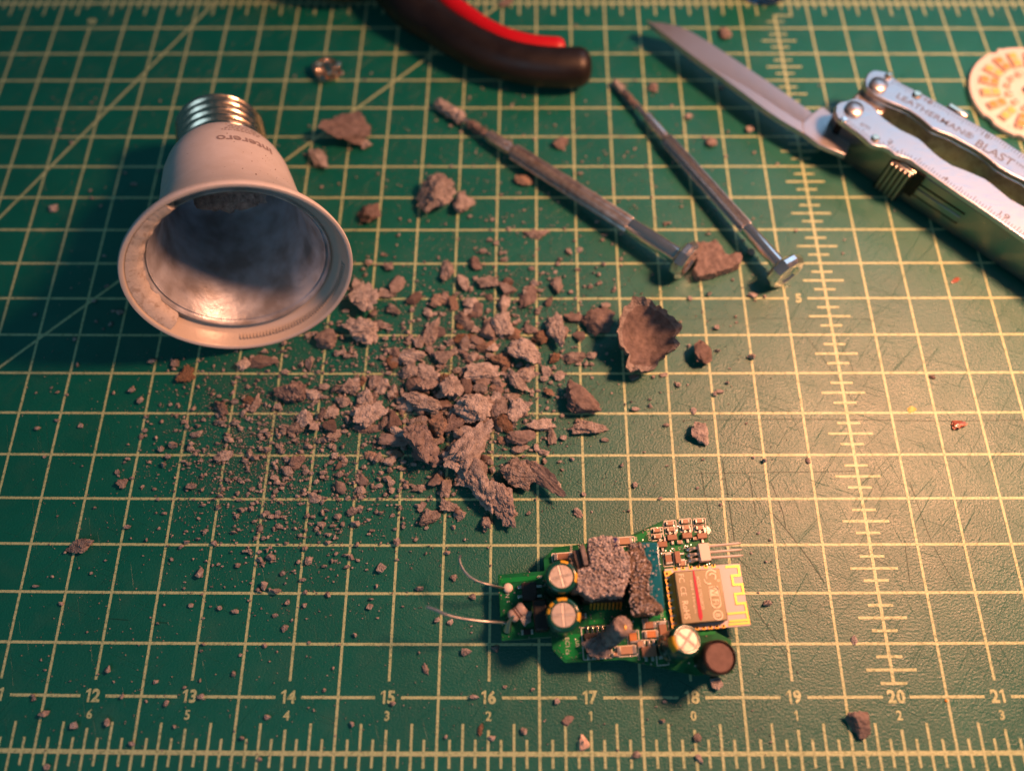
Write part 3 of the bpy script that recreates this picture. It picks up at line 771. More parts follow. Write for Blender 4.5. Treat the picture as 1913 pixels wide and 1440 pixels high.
# scattered crumbs: individuals, then the uncountable dust
rg = random.Random(21)
GAU = [((840, 750), (120, 100), 0.27), ((470, 830), (95, 100), 0.22), ((690, 720), (120, 130), 0.14), ((950, 600), (130, 90), 0.12), ((560, 960), (150, 110), 0.10), (None, None, 0.15)]
def rnd_pt():
    t = rg.random(); s = 0
    for c, sg, w in GAU:
        s += w
        if t < s: break
    if c is None: return rg.uniform(60, 1450), rg.uniform(110, 1425)
    return rg.gauss(c[0], sg[0]), rg.gauss(c[1], sg[1])
n = 0; tries = 0
while n < 165 and tries < 9000:
    tries += 1
    c, sg = rg.choice([((850, 785), (85, 75)), ((850, 785), (85, 75)), ((850, 785), (85, 75)), ((930, 610), (90, 50)), ((690, 760), (70, 70))])
    u, v = rg.gauss(c[0], sg[0]), rg.gauss(c[1], sg[1]); s = rg.uniform(11, 21)
    if u < 665 and v < 690: continue
    if u > 925 and v > 955: continue
    s *= 1.25 if ((u - 860) / 90) ** 2 + ((v - 780) / 80) ** 2 < 1 else 0.9
    o = mk_chunk(u, v, s * rg.uniform(1.0, 2.1), s, rg.uniform(0, 360), rg.choice([0, 0, 0.02, 0.05]) if ((u - 860) / 90) ** 2 + ((v - 780) / 80) ** 2 < 1 else 0, rg.choice(['debris', 'debris', 'debris', 'debris_dark', 'debris_grey', 'debris_dark', 'debris_orange']), None, sub=3, auto_skip=True, flat=rg.random() < 0.45, tilt=rg.uniform(-35, 35), tiltx=rg.uniform(-20, 20))
    if o: n += 1
while n < 182 and tries < 6000:
    tries += 1
    u, v = rnd_pt(); s = 6 + 7.5 * rg.random() ** 2
    if u < 20 or u > 1880 or v < 30 or v > 1430: continue
    if 225 < u < 655 and 175 < v < 665: continue
    if 925 < u < 1400 and 960 < v < 1265: continue
    o = mk_chunk(u, v, s * rg.uniform(0.9, 1.7), s, rg.uniform(0, 360), 0, rg.choice(['debris', 'debris', 'debris_dark']), None, sub=2, auto_skip=True)
    if o: n += 1
dust = MB(); ivs, ifs = ico(1)
for _ in range(9000):
    u, v = rnd_pt()
    s = (1.1 + 8.5 * rg.random() ** 5) / 165
    if rg.random() < 0.25: s *= 1.5
    if 925 < u < 1400 and 960 < v < 1265: continue
    p = W(u, v, 0)
    k = [rg.uniform(0.6, 1.4) for _ in ivs]; a, b = rg.uniform(0.7, 1.5), rg.uniform(0.6, 1.2)
    dust.add([Vector((p.x, p.y, 0.004 + s * 0.35)) + Vector((q.x * a, q.y * b, q.z * 0.7)) * (s * kk * 0.55) for q, kk in zip(ivs, k)], ifs)
tet = [Vector(x) for x in ((1, 0, -0.4), (-0.5, 0.87, -0.4), (-0.5, -0.87, -0.4), (0, 0, 1))]; tef = [(0, 2, 1), (0, 1, 3), (1, 2, 3), (2, 0, 3)]
for _ in range(26000):
    k_ = rg.random()
    if k_ < 0.42: u, v = rg.gauss(840, 105), rg.gauss(760, 90)
    elif k_ < 0.66: u, v = rg.gauss(520, 100), rg.gauss(830, 90)
    elif k_ < 0.78: u, v = rg.gauss(940, 110), rg.gauss(600, 60)
    elif k_ < 0.90: u, v = rg.gauss(1060, 210), rg.gauss(360, 130)
    else: u, v = rg.uniform(40, 1500), rg.uniform(60, 1430)
    if 925 < u < 1400 and 960 < v < 1265: continue
    q_ = (0.5 + 1.3 * rg.random() ** 2) / 165; p = W(u, v, 0); R_ = Matrix.Rotation(rg.uniform(0, 6), 3, 'Z')
    dust.add([Vector((p.x, p.y, 0.0045 + q_ * 0.4)) + R_ @ x * q_ for x in tet], tef)
for _ in range(420):
    u, v = rg.gauss(1060, 210), rg.gauss(350, 130)
    s = (1.5 + 5 * rg.random() ** 2) / 145; p = W(u, v, 0)
    dust.add([Vector((p.x, p.y, 0.004 + s * 0.3)) + Vector((q.x * rg.uniform(0.8, 1.3), q.y, q.z * 0.7)) * (s * 0.55 * rg.uniform(0.7, 1.2)) for q in ivs], ifs)
tag(obj('crumb_dust', dust, 'debris', None), 'fine brown dust and grains scattered all over the mat', 'dust', kind='stuff')

# ================================================================== SCREWDRIVERS
def screwdriver(P0, P1, stations, rb, label, ms='steel_dusty'):
    """P0 tip, P1 end cap centre; stations are fractions of the length"""
    A = W(*P0); B = W(*P1); ln = (B - A).length; t = (B - A).normalized()
    root = thing('precision_screwdriver', (A + B) / 2, label, 'screwdriver', 'precision screwdrivers on the mat')
    f = lambda s, z: Vector((A.x + (B.x - A.x) * s, A.y + (B.y - A.y) * s, z))
    zt, zc = 0.075, 0.25
    O = f(0, zt); E_ = f(1, zc); axd = (E_ - O).normalized(); Ln = (E_ - O).length
    s1, s2, s3, s4 = [s * Ln for s in stations]
    obj('shaft', MB().lathe([(0.006, 0), (0.035, 0.06), (0.042, 0.12), (0.042, s1)], O, axd, 20), ms, root)
    obj('collar', MB().lathe([(0.045, s1 - 0.02), (0.075, s1), (rb * 0.78, s1 + 0.05), (rb * 0.78, s2 - 0.05), (rb * 0.68, s2 - 0.03), (rb * 0.68, s2)], O, axd, 32), ms, root)
    NF = 30
    flute = lambda i, n, tt: 1.0 if (i % 2 == 0) else 0.90
    obj('knurled_barrel', MB().lathe([(rb * 0.7, s2), (rb, s2 + 0.04), (rb, s3 - 0.02), (rb * 0.9, s3)], O, axd, NF * 2, mod=flute), ms, root, angle=20)
    obj('polished_neck', MB().lathe([(rb * 0.9, s3), (rb * 0.97, s3 + 0.02), (rb * 0.97, s4)], O, axd, 40), 'chrome', root)
    rc = 0.245
    cp = [(rb * 0.8, s4), (rc * 0.80, s4 + 0.008), (rc, s4 + 0.055), (rc, s4 + 0.12), (rc * 0.86, s4 + 0.17), (rc * 0.62, s4 + 0.175), (rc * 0.5, s4 + 0.14), (0.01, s4 + 0.135)]
    obj('swivel_cap', MB().lathe(cp, O, axd, 10), 'chrome', root, angle=22, bevel=0.008)
    return root, O, axd, Ln
sd1, O1, a1, L1 = screwdriver((815, 198), (1272, 507), (0.235, 0.335, 0.80, 0.975), 0.108, 'longer steel precision screwdriver in the middle, its tip thickly caked with brown residue')
sd2, O2, a2, L2 = screwdriver((1146, 160), (1458, 530), (0.215, 0.33, 0.79, 0.965), 0.088, 'shorter steel precision screwdriver on the right, thin dark tip, next to the knife blade', 'steel_bright')
def crust_on(O, a, s0, s1, r0, r1, root, nm_, seed, m_='debris'):
    rings = []; n = 60
    e1, e2 = frame(a)
    for i in range(n + 1):
        s = s0 + (s1 - s0) * i / n; k = i / n
        env = (math.sin(PI * min(1, k * 6) / 2)) * (1 if k < 0.85 else (1 - k) / 0.15 * 0.7 + 0.3)
        r = (r0 + (r1 - r0) * k) * max(0.1, env)
        rings.append([O + a * s + (e1 * math.cos(2 * PI * j / 24) + e2 * math.sin(2 * PI * j / 24)) * (r * (1 + 0.35 * noise.noise(Vector((s * 14, math.cos(2 * PI * j / 24) * 2, math.sin(2 * PI * j / 24) * 2 + seed))) + 0.25 * noise.noise(Vector((s * 30, j * 1.3, seed))))) for j in range(24)])
    obj(nm_, MB().loft(rings), m_, root, angle=70)
crust_on(O1, a1, -0.02, 0.56, 0.075, 0.08, sd1, 'tip_residue', 2)
crust_on(O1, a1, 0.58, 0.98, 0.066, 0.052, sd1, 'shaft_residue', 5, 'debris_dark')
crust_on(O2, a2, -0.02, 0.26, 0.045, 0.05, sd2, 'tip_residue', 8)
crust_on(O2, a2, 0.2, 0.62, 0.045, 0.047, sd2, 'shaft_residue', 9, 'debris_dark')
g = MB(); rgr = random.Random(9)
for root, O, a, L_, s0, s1_, cnt, rb_ in ((sd1, O1, a1, L1, 0.2, 0.6, 60, 0.1), (sd2, O2, a2, L2, 0.16, 0.36, 26, 0.075)):
    g = MB(); e1, e2 = frame(a)
    for _ in range(cnt):
        s = L_ * rgr.uniform(s0, s1_); an = rgr.uniform(0.1, PI - 0.1)
        up = Vector((0, 0, 1)); sd = a.cross(up).normalized(); upp = sd.cross(a)
        r = rb_ * (1.0 if s / L_ > 0.335 else 0.8)
        p = O + a * s + (sd * math.cos(an) + upp * math.sin(an)) * r
        q = 0.006 + 0.012 * rgr.random() ** 2
        g.add([p + Vector(x) * q * rgr.uniform(0.7, 1.3) for x in ivs], ifs)
    obj('residue_speck', g, 'debris', root)

# ================================================================== PLIERS
pl = thing('pliers', W(950, 60), 'pair of pliers at the top edge, curved black handle with a bright red stripe', 'pliers')
path = catmull([W(u, v, z) for u, v, z in ((470, -330, 0.36), (600, -170, 0.36), (690, -60, 0.36), (750, -8, 0.35), (800, 34, 0.33), (850, 68, 0.33), (900, 94, 0.32), (950, 113, 0.31), (1000, 123, 0.31), (1050, 127, 0.31), (1080, 126, 0.31))], 5)
n = len(path); rad = []
for i in range(n):
    k = i / (n - 1); r = 0.29 - 0.03 * k + 0.07 * math.exp(-((k - 0.34) / 0.06) ** 2)
    rad.append(r)
d = (path[-1] - path[-2]).normalized()
for j, (dx, rr_) in enumerate(((0.05, 0.97), (0.10, 0.88), (0.14, 0.72), (0.17, 0.5), (0.185, 0.22))):
    path.append(path[n - 1] + d * dx); rad.append(rad[n - 1] * rr_)
obj('black_grip', MB().tube(path, rad, 28, 1.0), 'black_rubber', pl, angle=70)
sp = catmull([W(u, v, z) for u, v, z in ((610, -240, 0.47), (740, -90, 0.47), (830, -2, 0.45), (865, 27, 0.44), (905, 55, 0.43), (950, 76, 0.43), (1000, 88, 0.42), (1040, 91, 0.41), (1056, 91, 0.40))], 6)
rs = [0.15] * len(sp); rs[-1] = 0.02; rs[-2] = 0.07; rs[-3] = 0.105; rs[-4] = 0.125; rs[-5] = 0.138; rs[-6] = 0.145
obj('red_stripe', MB().tube(sp, rs, 18, 1.0), 'red_rubber', pl, angle=70)
p2 = catmull([W(u, v, 0.36) for u, v in ((380, -120), (480, -75), (560, -46), (640, -34), (710, -48))], 5)
obj('black_grip', MB().tube(p2, [0.27] * len(p2), 24), 'black_rubber', pl, angle=70)
jw = MB().box(W(380, -330, 0.3), (1.2, 1.5, 0.35), 0.5)
obj('jaw', jw, 'black_gap', pl, bevel=0.05)

# ================================================================== DARK LIDDED JAR at the top edge
c = W(1425, -20, 0)
jr = thing('blue_jar', c, 'dark round jar on an added blue foot for its shadow, cut off by the top edge', 'jar')
obj('lid', MB().lathe([(0.05, 0.11), (0.34, 0.115), (0.38, 0.15), (0.38, 0.74), (0.34, 0.8), (0.02, 0.8)], c, (0, 0, 1), 40), 'bluelid', jr)
obj('blue_shadow_foot', MB().lathe([(0.02, 0.006), (0.33, 0.006), (0.37, 0.03), (0.37, 0.08), (0.3, 0.107), (0.02, 0.107)], c, (0, 0, 1), 40), 'shadowglass', jr)  # foot added to give the blue shadow beneath the jar

# ================================================================== CONTACT CAP (shiny bent metal)
c = W(612, 138, 0)
cc = thing('contact_cap', c, 'small shiny crumpled metal contact cap left of the pliers', 'metal cap')
obj('dished_cup', MB().lathe([(0.02, 0.035), (0.14, 0.02), (0.185, 0.05), (0.20, 0.10), (0.185, 0.10), (0.16, 0.055), (0.02, 0.05)], c, (0.15, -0.1, 1), 32, mod=lambda i, n, t: 1 + 0.06 * math.sin(i * 0.9)), 'nickel', cc)
tabs = [((-0.12, 0.03, 0.09), (0.13, 0.17, 0.05), 0.4, 0.5), ((0.03, -0.03, 0.12), (0.10, 0.24, 0.04), 0.35, -0.5), ((0.14, 0.06, 0.10), (0.09, 0.13, 0.04), -0.3, -0.2), ((0.0, 0.12, 0.14), (0.07, 0.09, 0.05), 0.3, 0.6), ((0.13, -0.08, 0.08), (0.09, 0.1, 0.04), 0.2, -0.8)]
for o_, s_, rz_, ry_ in tabs:
    obj('bent_tab', MB().box(c + Vector(o_), s_, R=Matrix.Rotation(rz_, 3, 'Z') @ Matrix.Rotation(ry_, 3, 'Y')), 'nickel', cc, bevel=0.018, seg=3)

# ================================================================== MULTI-TOOL
ZT = 0.655
mt = thing('multi_tool', W(1740, 400), 'stainless steel folding multi-tool at upper right with its knife blade opened out', 'multi-tool')
Aup = [(1615.5,150),(1621,137),(1630,131.5),(1638,131),(1655,134),(1670.5,146),(1687,157),(1705,166),(1727,177),(1750,190),(1770,201),(1806,222),(1834,238),(1867,257),(1913,287),(1980,332),(2060,386)]
Alo = [(2060,445),(1980,388),(1913,337),(1890,326),(1867,313),(1850,299),(1835,287),(1818,276),(1802,268),(1785,258),(1770,251),(1755,246),(1742,240),(1728,228),(1716,218),(1700,207),(1683,198.7),(1667,193),(1651,186),(1636,179),(1623,170.7),(1617,163)]
Bup = [(1561.5,196),(1570,190),(1584,187.5),(1592,184.5),(1601,183.5),(1613,187),(1629.5,197),(1641,209),(1651,220),(1667,232),(1683,242),(1700,250),(1716,258),(1726,266),(1735,275),(1747,286),(1760,296),(1780,308.5),(1803,317),(1824,326),(1840,333),(1854,343),(1872,358),(1888,371),(1913,385),(1980,425),(2060,478)]
Blo = [(2060,545),(1980,492),(1913,446),(1880,423),(1850,402),(1824,384),(1790,362),(1760,341),(1731,321),(1716,311),(1702,300),(1694,296),(1686,294),(1673,290),(1661,280),(1651,275),(1640,274),(1629.5,271),(1622,266),(1616,260),(1600,247),(1585,236),(1573,229),(1564,221),(1560,211)]
P2 = lambda L, z: [tuple(W(u, v, z).xy) for u, v in L]
obj('handle_plate', MB().prism(P2(Aup + Alo, ZT), ZT - 0.07, ZT), 'steel', mt, bevel=0.016, seg=3)
obj('handle_plate', MB().prism(P2(Bup + Blo, ZT), ZT - 0.07, ZT), 'steel', mt, bevel=0.016, seg=3)
def inset(pts, d):
    n = len(pts); a = sum(pts[i][0] * pts[(i + 1) % n][1] - pts[(i + 1) % n][0] * pts[i][1] for i in range(n)); s = 1 if a > 0 else -1
    out = []
    for i in range(n):
        p0 = Vector(pts[i - 1]); p1 = Vector(pts[i]); p2_ = Vector(pts[(i + 1) % n])
        t = (p2_ - p0).normalized(); out.append(tuple(p1 + Vector((-t.y, t.x)) * d * s))
    return out
obj('handle_body', MB().prism(inset(P2(Aup + Alo, ZT), 0.012), 0.06, ZT - 0.073), 'steel_dusty', mt, bevel=0.02)
# lower handle body: straight outer wall
bl0 = W(1569, 226, ZT - 0.09); bl1 = W(2060, 548, ZT - 0.09)
bw = P2(Bup, ZT); bw = inset(bw + P2(Blo, ZT), 0.015)[:len(bw)]
td = (bl1 - bl0).normalized(); nd = Vector((td.y, -td.x, 0))      # nd points to the viewer side
if nd.y > 0: nd = -nd
body = bw + [tuple((bl1 + nd * 0.0).xy), tuple((bl0 + td * 0.02 - nd * 0.0).xy)]
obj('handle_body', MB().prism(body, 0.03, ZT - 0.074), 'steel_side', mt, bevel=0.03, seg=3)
SP = lambda s, z, out=0.0: Vector((bl0.x + td.x * s + nd.x * out, bl0.y + td.y * s + nd.y * out, z))
Rt = Matrix((td, nd.cross(td) * -1, Vector((0, 0, 1)))).transposed()
ang = math.atan2(td.y, td.x)
# ribbed tool tab
s_tab = (W(1686, 312, ZT - 0.09) - bl0).dot(td)
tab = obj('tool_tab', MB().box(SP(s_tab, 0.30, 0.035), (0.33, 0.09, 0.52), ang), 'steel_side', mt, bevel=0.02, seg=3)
rb = MB()
for i in range(5):
    q = SP(s_tab - 0.125 + i * 0.0625, 0.30, 0.080)
    rb.lathe([(0.001, -0.25), (0.025, -0.235), (0.025, 0.235), (0.001, 0.25)], q, (0, 0, 1), 14)
o = obj('thumb_rib', rb, 'steel_side', tab)
gv = MB()
for i in range(6): gv.box(SP(s_tab - 0.156 + i * 0.0625, 0.30, 0.078), (0.016, 0.02, 0.50), ang)
obj('groove_shade', gv, 'black_gap', tab)  # black strips paint the shade between the ribs
obj('tab_highlight', MB().box(SP(s_tab + 0.06, ZT - 0.105, -0.005), (0.24, 0.10, 0.05), ang), 'nickel', mt, bevel=0.012)
obj('recess_shade', MB().box(SP(s_tab + 0.23, 0.40, 0.004), (0.11, 0.06, 0.40), ang), 'black_gap', mt)  # black block stands for the shade in a recess
for (s0, s1, z0) in ((s_tab + 0.29, s_tab + 0.92, 0.42), (s_tab + 0.25, s_tab + 0.92, 0.235)):
    obj('side_slot', MB().box(SP((s0 + s1) / 2, z0, 0.0), (s1 - s0, 0.012, 0.022), ang), 'black_gap', mt)
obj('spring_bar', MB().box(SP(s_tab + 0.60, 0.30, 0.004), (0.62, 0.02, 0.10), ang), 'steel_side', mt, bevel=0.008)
obj('end_cheek', MB().box(SP(0.02, 0.30, -0.17), (0.10, 0.36, 0.46), ang), 'black_gap', mt, bevel=0.03)
# inner gap floor between handles and pivot bolster
obj('pivot_bolster', MB().prism(P2([(1572,205),(1600,175),(1612,160),(1625,172),(1660,197),(1650,215),(1620,205)], ZT - 0.12), 0.08, ZT - 0.12), 'steel_dusty', mt, bevel=0.03)
gp = [(1660,198),(1720,228),(1780,262),(1840,300),(1913,345),(2060,450),(2060,480),(1913,385),(1840,335),(1780,308),(1720,262),(1660,230)]
obj('folded_jaws', MB().prism(P2(gp, 0.3), 0.05, 0.26), 'black_gap', mt, bevel=0.03)
# pivots and rivets
def rivet(u, v, r, h, m='chrome', name='rivet', n=28):
    q = W(u, v, ZT + h); q.z = ZT
    obj(name, MB().lathe([(r * 0.96, -0.02), (r, 0.0), (r, h * 0.72), (r * 0.82, h), (0.01, h * 1.12)], q, (0, 0, 1), n), m, mt)
rivet(1598, 200, 0.112, 0.05, 'steel', 'pivot_bolt'); rivet(1643, 155, 0.112, 0.05, 'steel', 'pivot_bolt')
rivet(1577.5, 222, 0.042, 0.03); rivet(1662, 138, 0.042, 0.04, 'nickel'); rivet(1715, 174, 0.052, 0.035, 'nickel'); rivet(1637, 256, 0.05, 0.03, 'nickel')
obj('file_tab', MB().box(W(1789, 208, ZT - 0.02), (0.27, 0.07, 0.05), ang + 0.02), 'nickel', mt, bevel=0.012)
obj('tab_slot', MB().box(W(1786, 213, ZT - 0.05), (0.27, 0.06, 0.05), ang), 'black_gap', mt)
# engraving
eg = MB(); ZE = ZT + 0.0025
def ruler(L, s_in, step, l1, l2, start, stop, sign):
    P = [W(u, v, ZE) for u, v in L]; acc = 0; k = 0; nxt = start
    for a, b in zip(P, P[1:]):
        d = (b - a); ln = d.length; t = d / ln; nrm = Vector((-t.y, t.x, 0)) * sign
        while nxt < acc + ln:
            if nxt > stop: return
            q = a + t * (nxt - acc) + nrm * s_in
            l = l2 if k % 5 == 0 else l1
            s = t * 0.0045
            eg.add([q - s, q + s, q + s + nrm * l, q - s + nrm * l], [(0, 1, 2, 3)])
            nxt += step; k += 1
        acc += ln
ruler([(1673,149),(1705,167),(1727,178),(1770,202),(1806,223),(1834,239),(1867,258),(1913,288),(1980,333)], 0.012, 0.0394, 0.06, 0.085, 0.0, 3.4, -1)
ruler([(1580,233),(1600,246),(1616,259),(1629.5,270),(1640,273),(1651,274),(1661,279),(1673,289),(1686,293),(1702,299),(1731,320),(1760,340),(1790,361),(1824,383),(1880,422),(1913,445),(1980,490)], 0.02, 0.0394, 0.055, 0.085, 0.0, 4.0, 1)
def etext(s, p, q, h, bold=0.0):
    a = W(*p, ZE); b = W(*q, ZE); ex = (b - a).normalized()
    text(eg, s, (a + b) / 2, ex, (-ex.y, ex.x, 0), h, bold, (b - a).length)
etext('LEATHERMAN®', (1677, 178), (1818, 257), 0.095, 0.004)
etext('BLAST', (1825, 266), (1893, 306), 0.125, 0.006); etext('TM', (1897, 304), (1912, 313), 0.05)
etext('18', (1728, 186), (1741, 193), 0.07); etext('18', (1834, 249), (1849, 257), 0.07)
etext('cm', (1608, 231), (1625, 241), 0.05); etext('2', (1659, 262), (1668, 268), 0.06); etext('4', (1763, 331), (1771, 336), 0.06); etext('19', (1868, 398), (1886, 408), 0.075)
obj('engraved_lettering', eg, 'dark_mark', mt, smooth=False)
# blade
zb = 0.36
up_ = [(1213,41.5),(1233,42.5),(1267,49.5),(1295,62),(1327,81),(1352,98),(1378,115),(1406,134),(1433,152),(1456,168),(1479,184),(1500,199),(1518,212)]
rg_ = [(1213,42.2),(1236,58),(1271,86),(1298,106),(1330,127),(1354,140),(1382,155),(1408,171),(1432,187),(1455,202),(1475,215),(1489,224),(1499,230)]
lo_ = [(1213,42.8),(1237,60.5),(1272,88),(1300,109),(1339,137),(1362,154),(1388,173),(1412,191),(1434,207),(1456,222),(1476,234),(1490,242),(1500,248)]
n = len(up_)
U = [W(u, v, zb - 0.055) for u, v in up_]; Mi = [W(u, v, zb + 0.002) for u, v in rg_]; Lw = [W(u, v, zb) for u, v in lo_]
vs = []
for i in range(n):
    mid = U[i].lerp(Mi[i], 0.55) - Vector((0, 0, 0.012 if 3 < i else 0.0))     # hollow grind
    vs += [U[i], mid, Mi[i], Lw[i], Lw[i] - Vector((0, 0, 0.085)), U[i] - Vector((0, 0, 0.012))]
fs = []
for i in range(n - 1):
    for j in range(6):
        k = (j + 1) % 6; fs.append((i * 6 + j, i * 6 + k, i * 6 + 6 + k, i * 6 + 6 + j))
fs += [(0, 1, 2, 3, 4, 5), tuple((n - 1) * 6 + j for j in (5, 4, 3, 2, 1, 0))]
bl = obj('knife_blade', MB().add(vs, fs), 'blade', mt, angle=12)
tg = [(1499,230),(1518,212),(1526,206),(1537,200),(1553,212),(1600,240),(1580,290),(1530,270),(1500,248)]
obj('blade_tang', MB().prism(P2(tg, zb - 0.01), zb - 0.09, zb - 0.008), 'blade', mt, bevel=0.012)

# ================================================================== LED BOARD
zl = 0.085; LC = W(1928, 174, zl); LR = 0.825
led = thing('led_board', (LC.x, LC.y, 0), 'round white light board with rings of yellow and orange lamps at the right edge', 'led board')
pts = []
for i in range(120):
    a = 2 * PI * i / 120; r = LR
    for aa, ww in ((112, 3), (213, 4), (245, 3.5), (30, 3)):
        if abs(math.degrees(a) - aa) < ww: r = LR - 0.03
    if abs(math.degrees(a) - 108) < 2: r = LR + 0.03
    pts.append((LC.x + r * math.cos(a), LC.y + r * math.sin(a)))
obj('round_board', MB().prism(pts, zl - 0.06, zl), 'ledboard', led, bevel=0.006)
for i in range(18):
    a = math.radians(20 * i + 1); d = Vector((math.cos(a), math.sin(a), 0)); m = 'led_o' if i % 2 == 0 else 'led_y'
    cs = LC + d * 0.58; cs.z = zl + 0.022
    body_ = obj('lamp_package', MB().box(cs, (0.255, 0.12, 0.04), a), 'led_body', led, bevel=0.008)
    for s in (-0.064, 0.064):
        q = cs + d * s; q.z = zl + 0.047
        obj('phosphor_pad', MB().box(q, (0.092, 0.095, 0.012), a), m, body_, bevel=0.008)
mk = MB()
for i in range(14):
    a = 2 * PI * i / 14 + 0.1; d = Vector((math.cos(a), math.sin(a), 0)); cs = LC + d * 0.335; cs.z = zl + 0.018
    b_ = obj('small_lamp', MB().box(cs, (0.085, 0.085, 0.036), a), 'led_body', led, bevel=0.006)
    obj('lamp_lens', MB().sphere(cs + Vector((0, 0, 0.012)), 0.024, 8), 'chrome', b_)
for i in range(90):
    a = rg.uniform(0, 2 * PI); r = rg.choice([0.41, 0.435, 0.27, 0.73, 0.745]); q = LC + Vector((math.cos(a), math.sin(a), 0)) * r; q.z = zl + 0.0025 + 0.0004 * (i % 5)
    mk.add([q + Matrix.Rotation(a, 3, 'Z') @ Vector(x) for x in ((-0.012, -0.003, 0), (0.012, -0.003, 0), (0.012, 0.003, 0), (-0.012, 0.003, 0))], [(0, 1, 2, 3)])
for i in range(18):
    a = math.radians(20 * i + 1)
    c0 = LC + Vector((math.cos(a), math.sin(a), 0)) * 0.58; R_ = Matrix.Rotation(a, 3, 'Z')
    for x0, y0, x1, y1 in ((-0.15, -0.075, 0.15, -0.07),):
        mk.add([Vector((c0.x, c0.y, zl + 0.002)) + R_ @ Vector(x) for x in ((x0, y0, 0), (x1, y0, 0), (x1, y1, 0), (x0, y1, 0))], [(0, 1, 2, 3)])
obj('print_marking', mk, 'ledmark', led, smooth=False)
obj('centre_chip', MB().box((LC.x, LC.y, zl + 0.03), (0.2, 0.2, 0.06), 0.3), 'black_chip', led, bevel=0.008)

# ================================================================== CIRCUIT BOARD
ZB = 0.21
pcb = thing('circuit_board', W(1170, 1130), 'small green circuit board below the pile, crusted with brown residue, two wires on its left', 'circuit board')
outl = [(930,1073),(1017,1066),(1015,1043),(1036,1022),(1100,1014),(1160,1008),(1236,973),(1318,965),(1328,1040),(1338,1180),(1366,1195),(1370,1256),(1300,1261),(1232,1246),(1165,1232),(1055,1238),(1032,1214),(1030,1190),(937,1197)]
obj('green_board', MB().prism(P2(outl, ZB), ZB - 0.06, ZB), 'pcb', pcb, bevel=0.005)
pm = MB()
for poly in ([(1042,1208),(1060,1184),(1084,1184),(1090,1226),(1056,1232)], [(1168,1008),(1236,979),(1232,990),(1205,1000),(1200,1012)], [(934,1080),(1008,1074),(1010,1082),(936,1089)], [(1210,1150),(1244,1140),(1250,1152),(1246,1158)], [(1218,1190),(1240,1188),(1252,1200),(1230,1200)], [(1300,1175),(1334,1172),(1337,1184),(1306,1187)], [(1100,1158),(1128,1156),(1127,1164),(1100,1166)], [(1258,1012),(1272,1010),(1276,1030),(1262,1032)]):
    pm.prism(P2(poly, ZB), ZB + 0.0005, ZB + 0.003)
obj('copper_pattern', pm, 'pour', pcb, smooth=False)
sk = MB(); ZS = ZB + 0.0045
def sline(p, q, w=0.011, z=None):
    a = W(*p, z or ZS); b = W(*q, z or ZS); t = (b - a).normalized(); s = Vector((-t.y, t.x, 0)) * w / 2
    sk.add([a - s, b - s, b + s, a + s], [(0, 1, 2, 3)])
def srect(u, v, w, h, rot=-4.5):
    c_ = math.cos(math.radians(rot)); s_ = math.sin(math.radians(rot))
    P_ = [(u + x * c_ - y * s_, v + x * s_ + y * c_) for x, y in ((-w/2,-h/2),(w/2,-h/2),(w/2,h/2),(-w/2,h/2))]
    for i in range(4): sline(P_[i], P_[(i + 1) % 4])
BA = math.radians(4.5)     # board x axis in the world
bx = Vector((math.cos(BA), math.sin(BA), 0)); by = Vector((-bx.y, bx.x, 0))
def smd(u, v, w, h, m, ends=True, hz=0.035, rot=0.0, box=True, name='chip_resistor'):
    """w, h in photo pixels; ends along the longer side"""
    ppi = PPI(u, v, ZB); c_ = W(u, v, ZB + hz); c_.z = ZB + hz / 2; a = BA + math.radians(rot)
    w_, h_ = w / ppi, h / ppi
    b = obj(name, MB().box(c_, (w_ * (0.66 if (ends and w >= h) else 1), h_ * (0.66 if (ends and h > w) else 1), hz), a), m, pcb, bevel=0.003)
    if ends:
        R_ = Matrix.Rotation(a, 3, 'Z')
        for s in (-1, 1):
            e = MB()
            if w >= h: e.box(c_ + R_ @ Vector((s * w_ * 0.41, 0, 0.001)), (w_ * 0.2, h_ * 1.02, hz * 1.02), a)
            else: e.box(c_ + R_ @ Vector((0, s * h_ * 0.41, 0.001)), (w_ * 1.02, h_ * 0.2, hz * 1.02), a)
            obj('solder_end', e, 'tin', b, bevel=0.003)
    if box: srect(u, v + 1.5, w + 7, h + 5)
    return b
for u, v in ((1252,977),(1254,988),(1280.5,973.5),(1282,985),(1306.7,972.6),(1308,985),(1227.6,990),(1229,1001.5)):
    smd(u, v, 15, 7, 'tan_smd')
smd(1167, 1010, 30, 12, 'tan_smd'); smd(1249, 1043, 12, 20, 'brown_smd'); smd(1217, 1184, 26, 12, 'orange_smd'); smd(1239, 1175, 14, 28, 'brown_smd'); smd(1171, 1214, 36, 14, 'tan_smd')
smd(1213, 1167, 24, 12, 'brown_smd', box=False); smd(1183, 1189, 14, 22, 'orange_smd'); smd(1052, 1039, 34, 11, 'brown_smd', hz=0.06)
smd(1275, 1052, 14, 8, 'tan_smd'); smd(1086, 1150, 20, 10, 'brown_smd', box=False); smd(1300, 1005, 10, 6, 'tan_smd', box=False); smd(1270, 1012, 10, 7, 'tan_smd', box=False)
smd(1205, 1158, 12, 7, 'tan_smd', box=False); smd(1196, 1202, 10, 14, 'tan_smd', box=False); smd(1152, 1222, 14, 6, 'tan_smd', box=False); smd(985, 1180, 22, 9, 'black_chip', box=False)
def leads(b, u, v, dx, dy, n, step, z=ZB, m='tin', sz=(0.028, 0.07, 0.02)):
    for i in range(n):
        q = W(u + dx * i * step, v + dy * i * step, z + 0.012)
        obj('lead', MB().box(q, sz, BA), m, b, bevel=0.004)
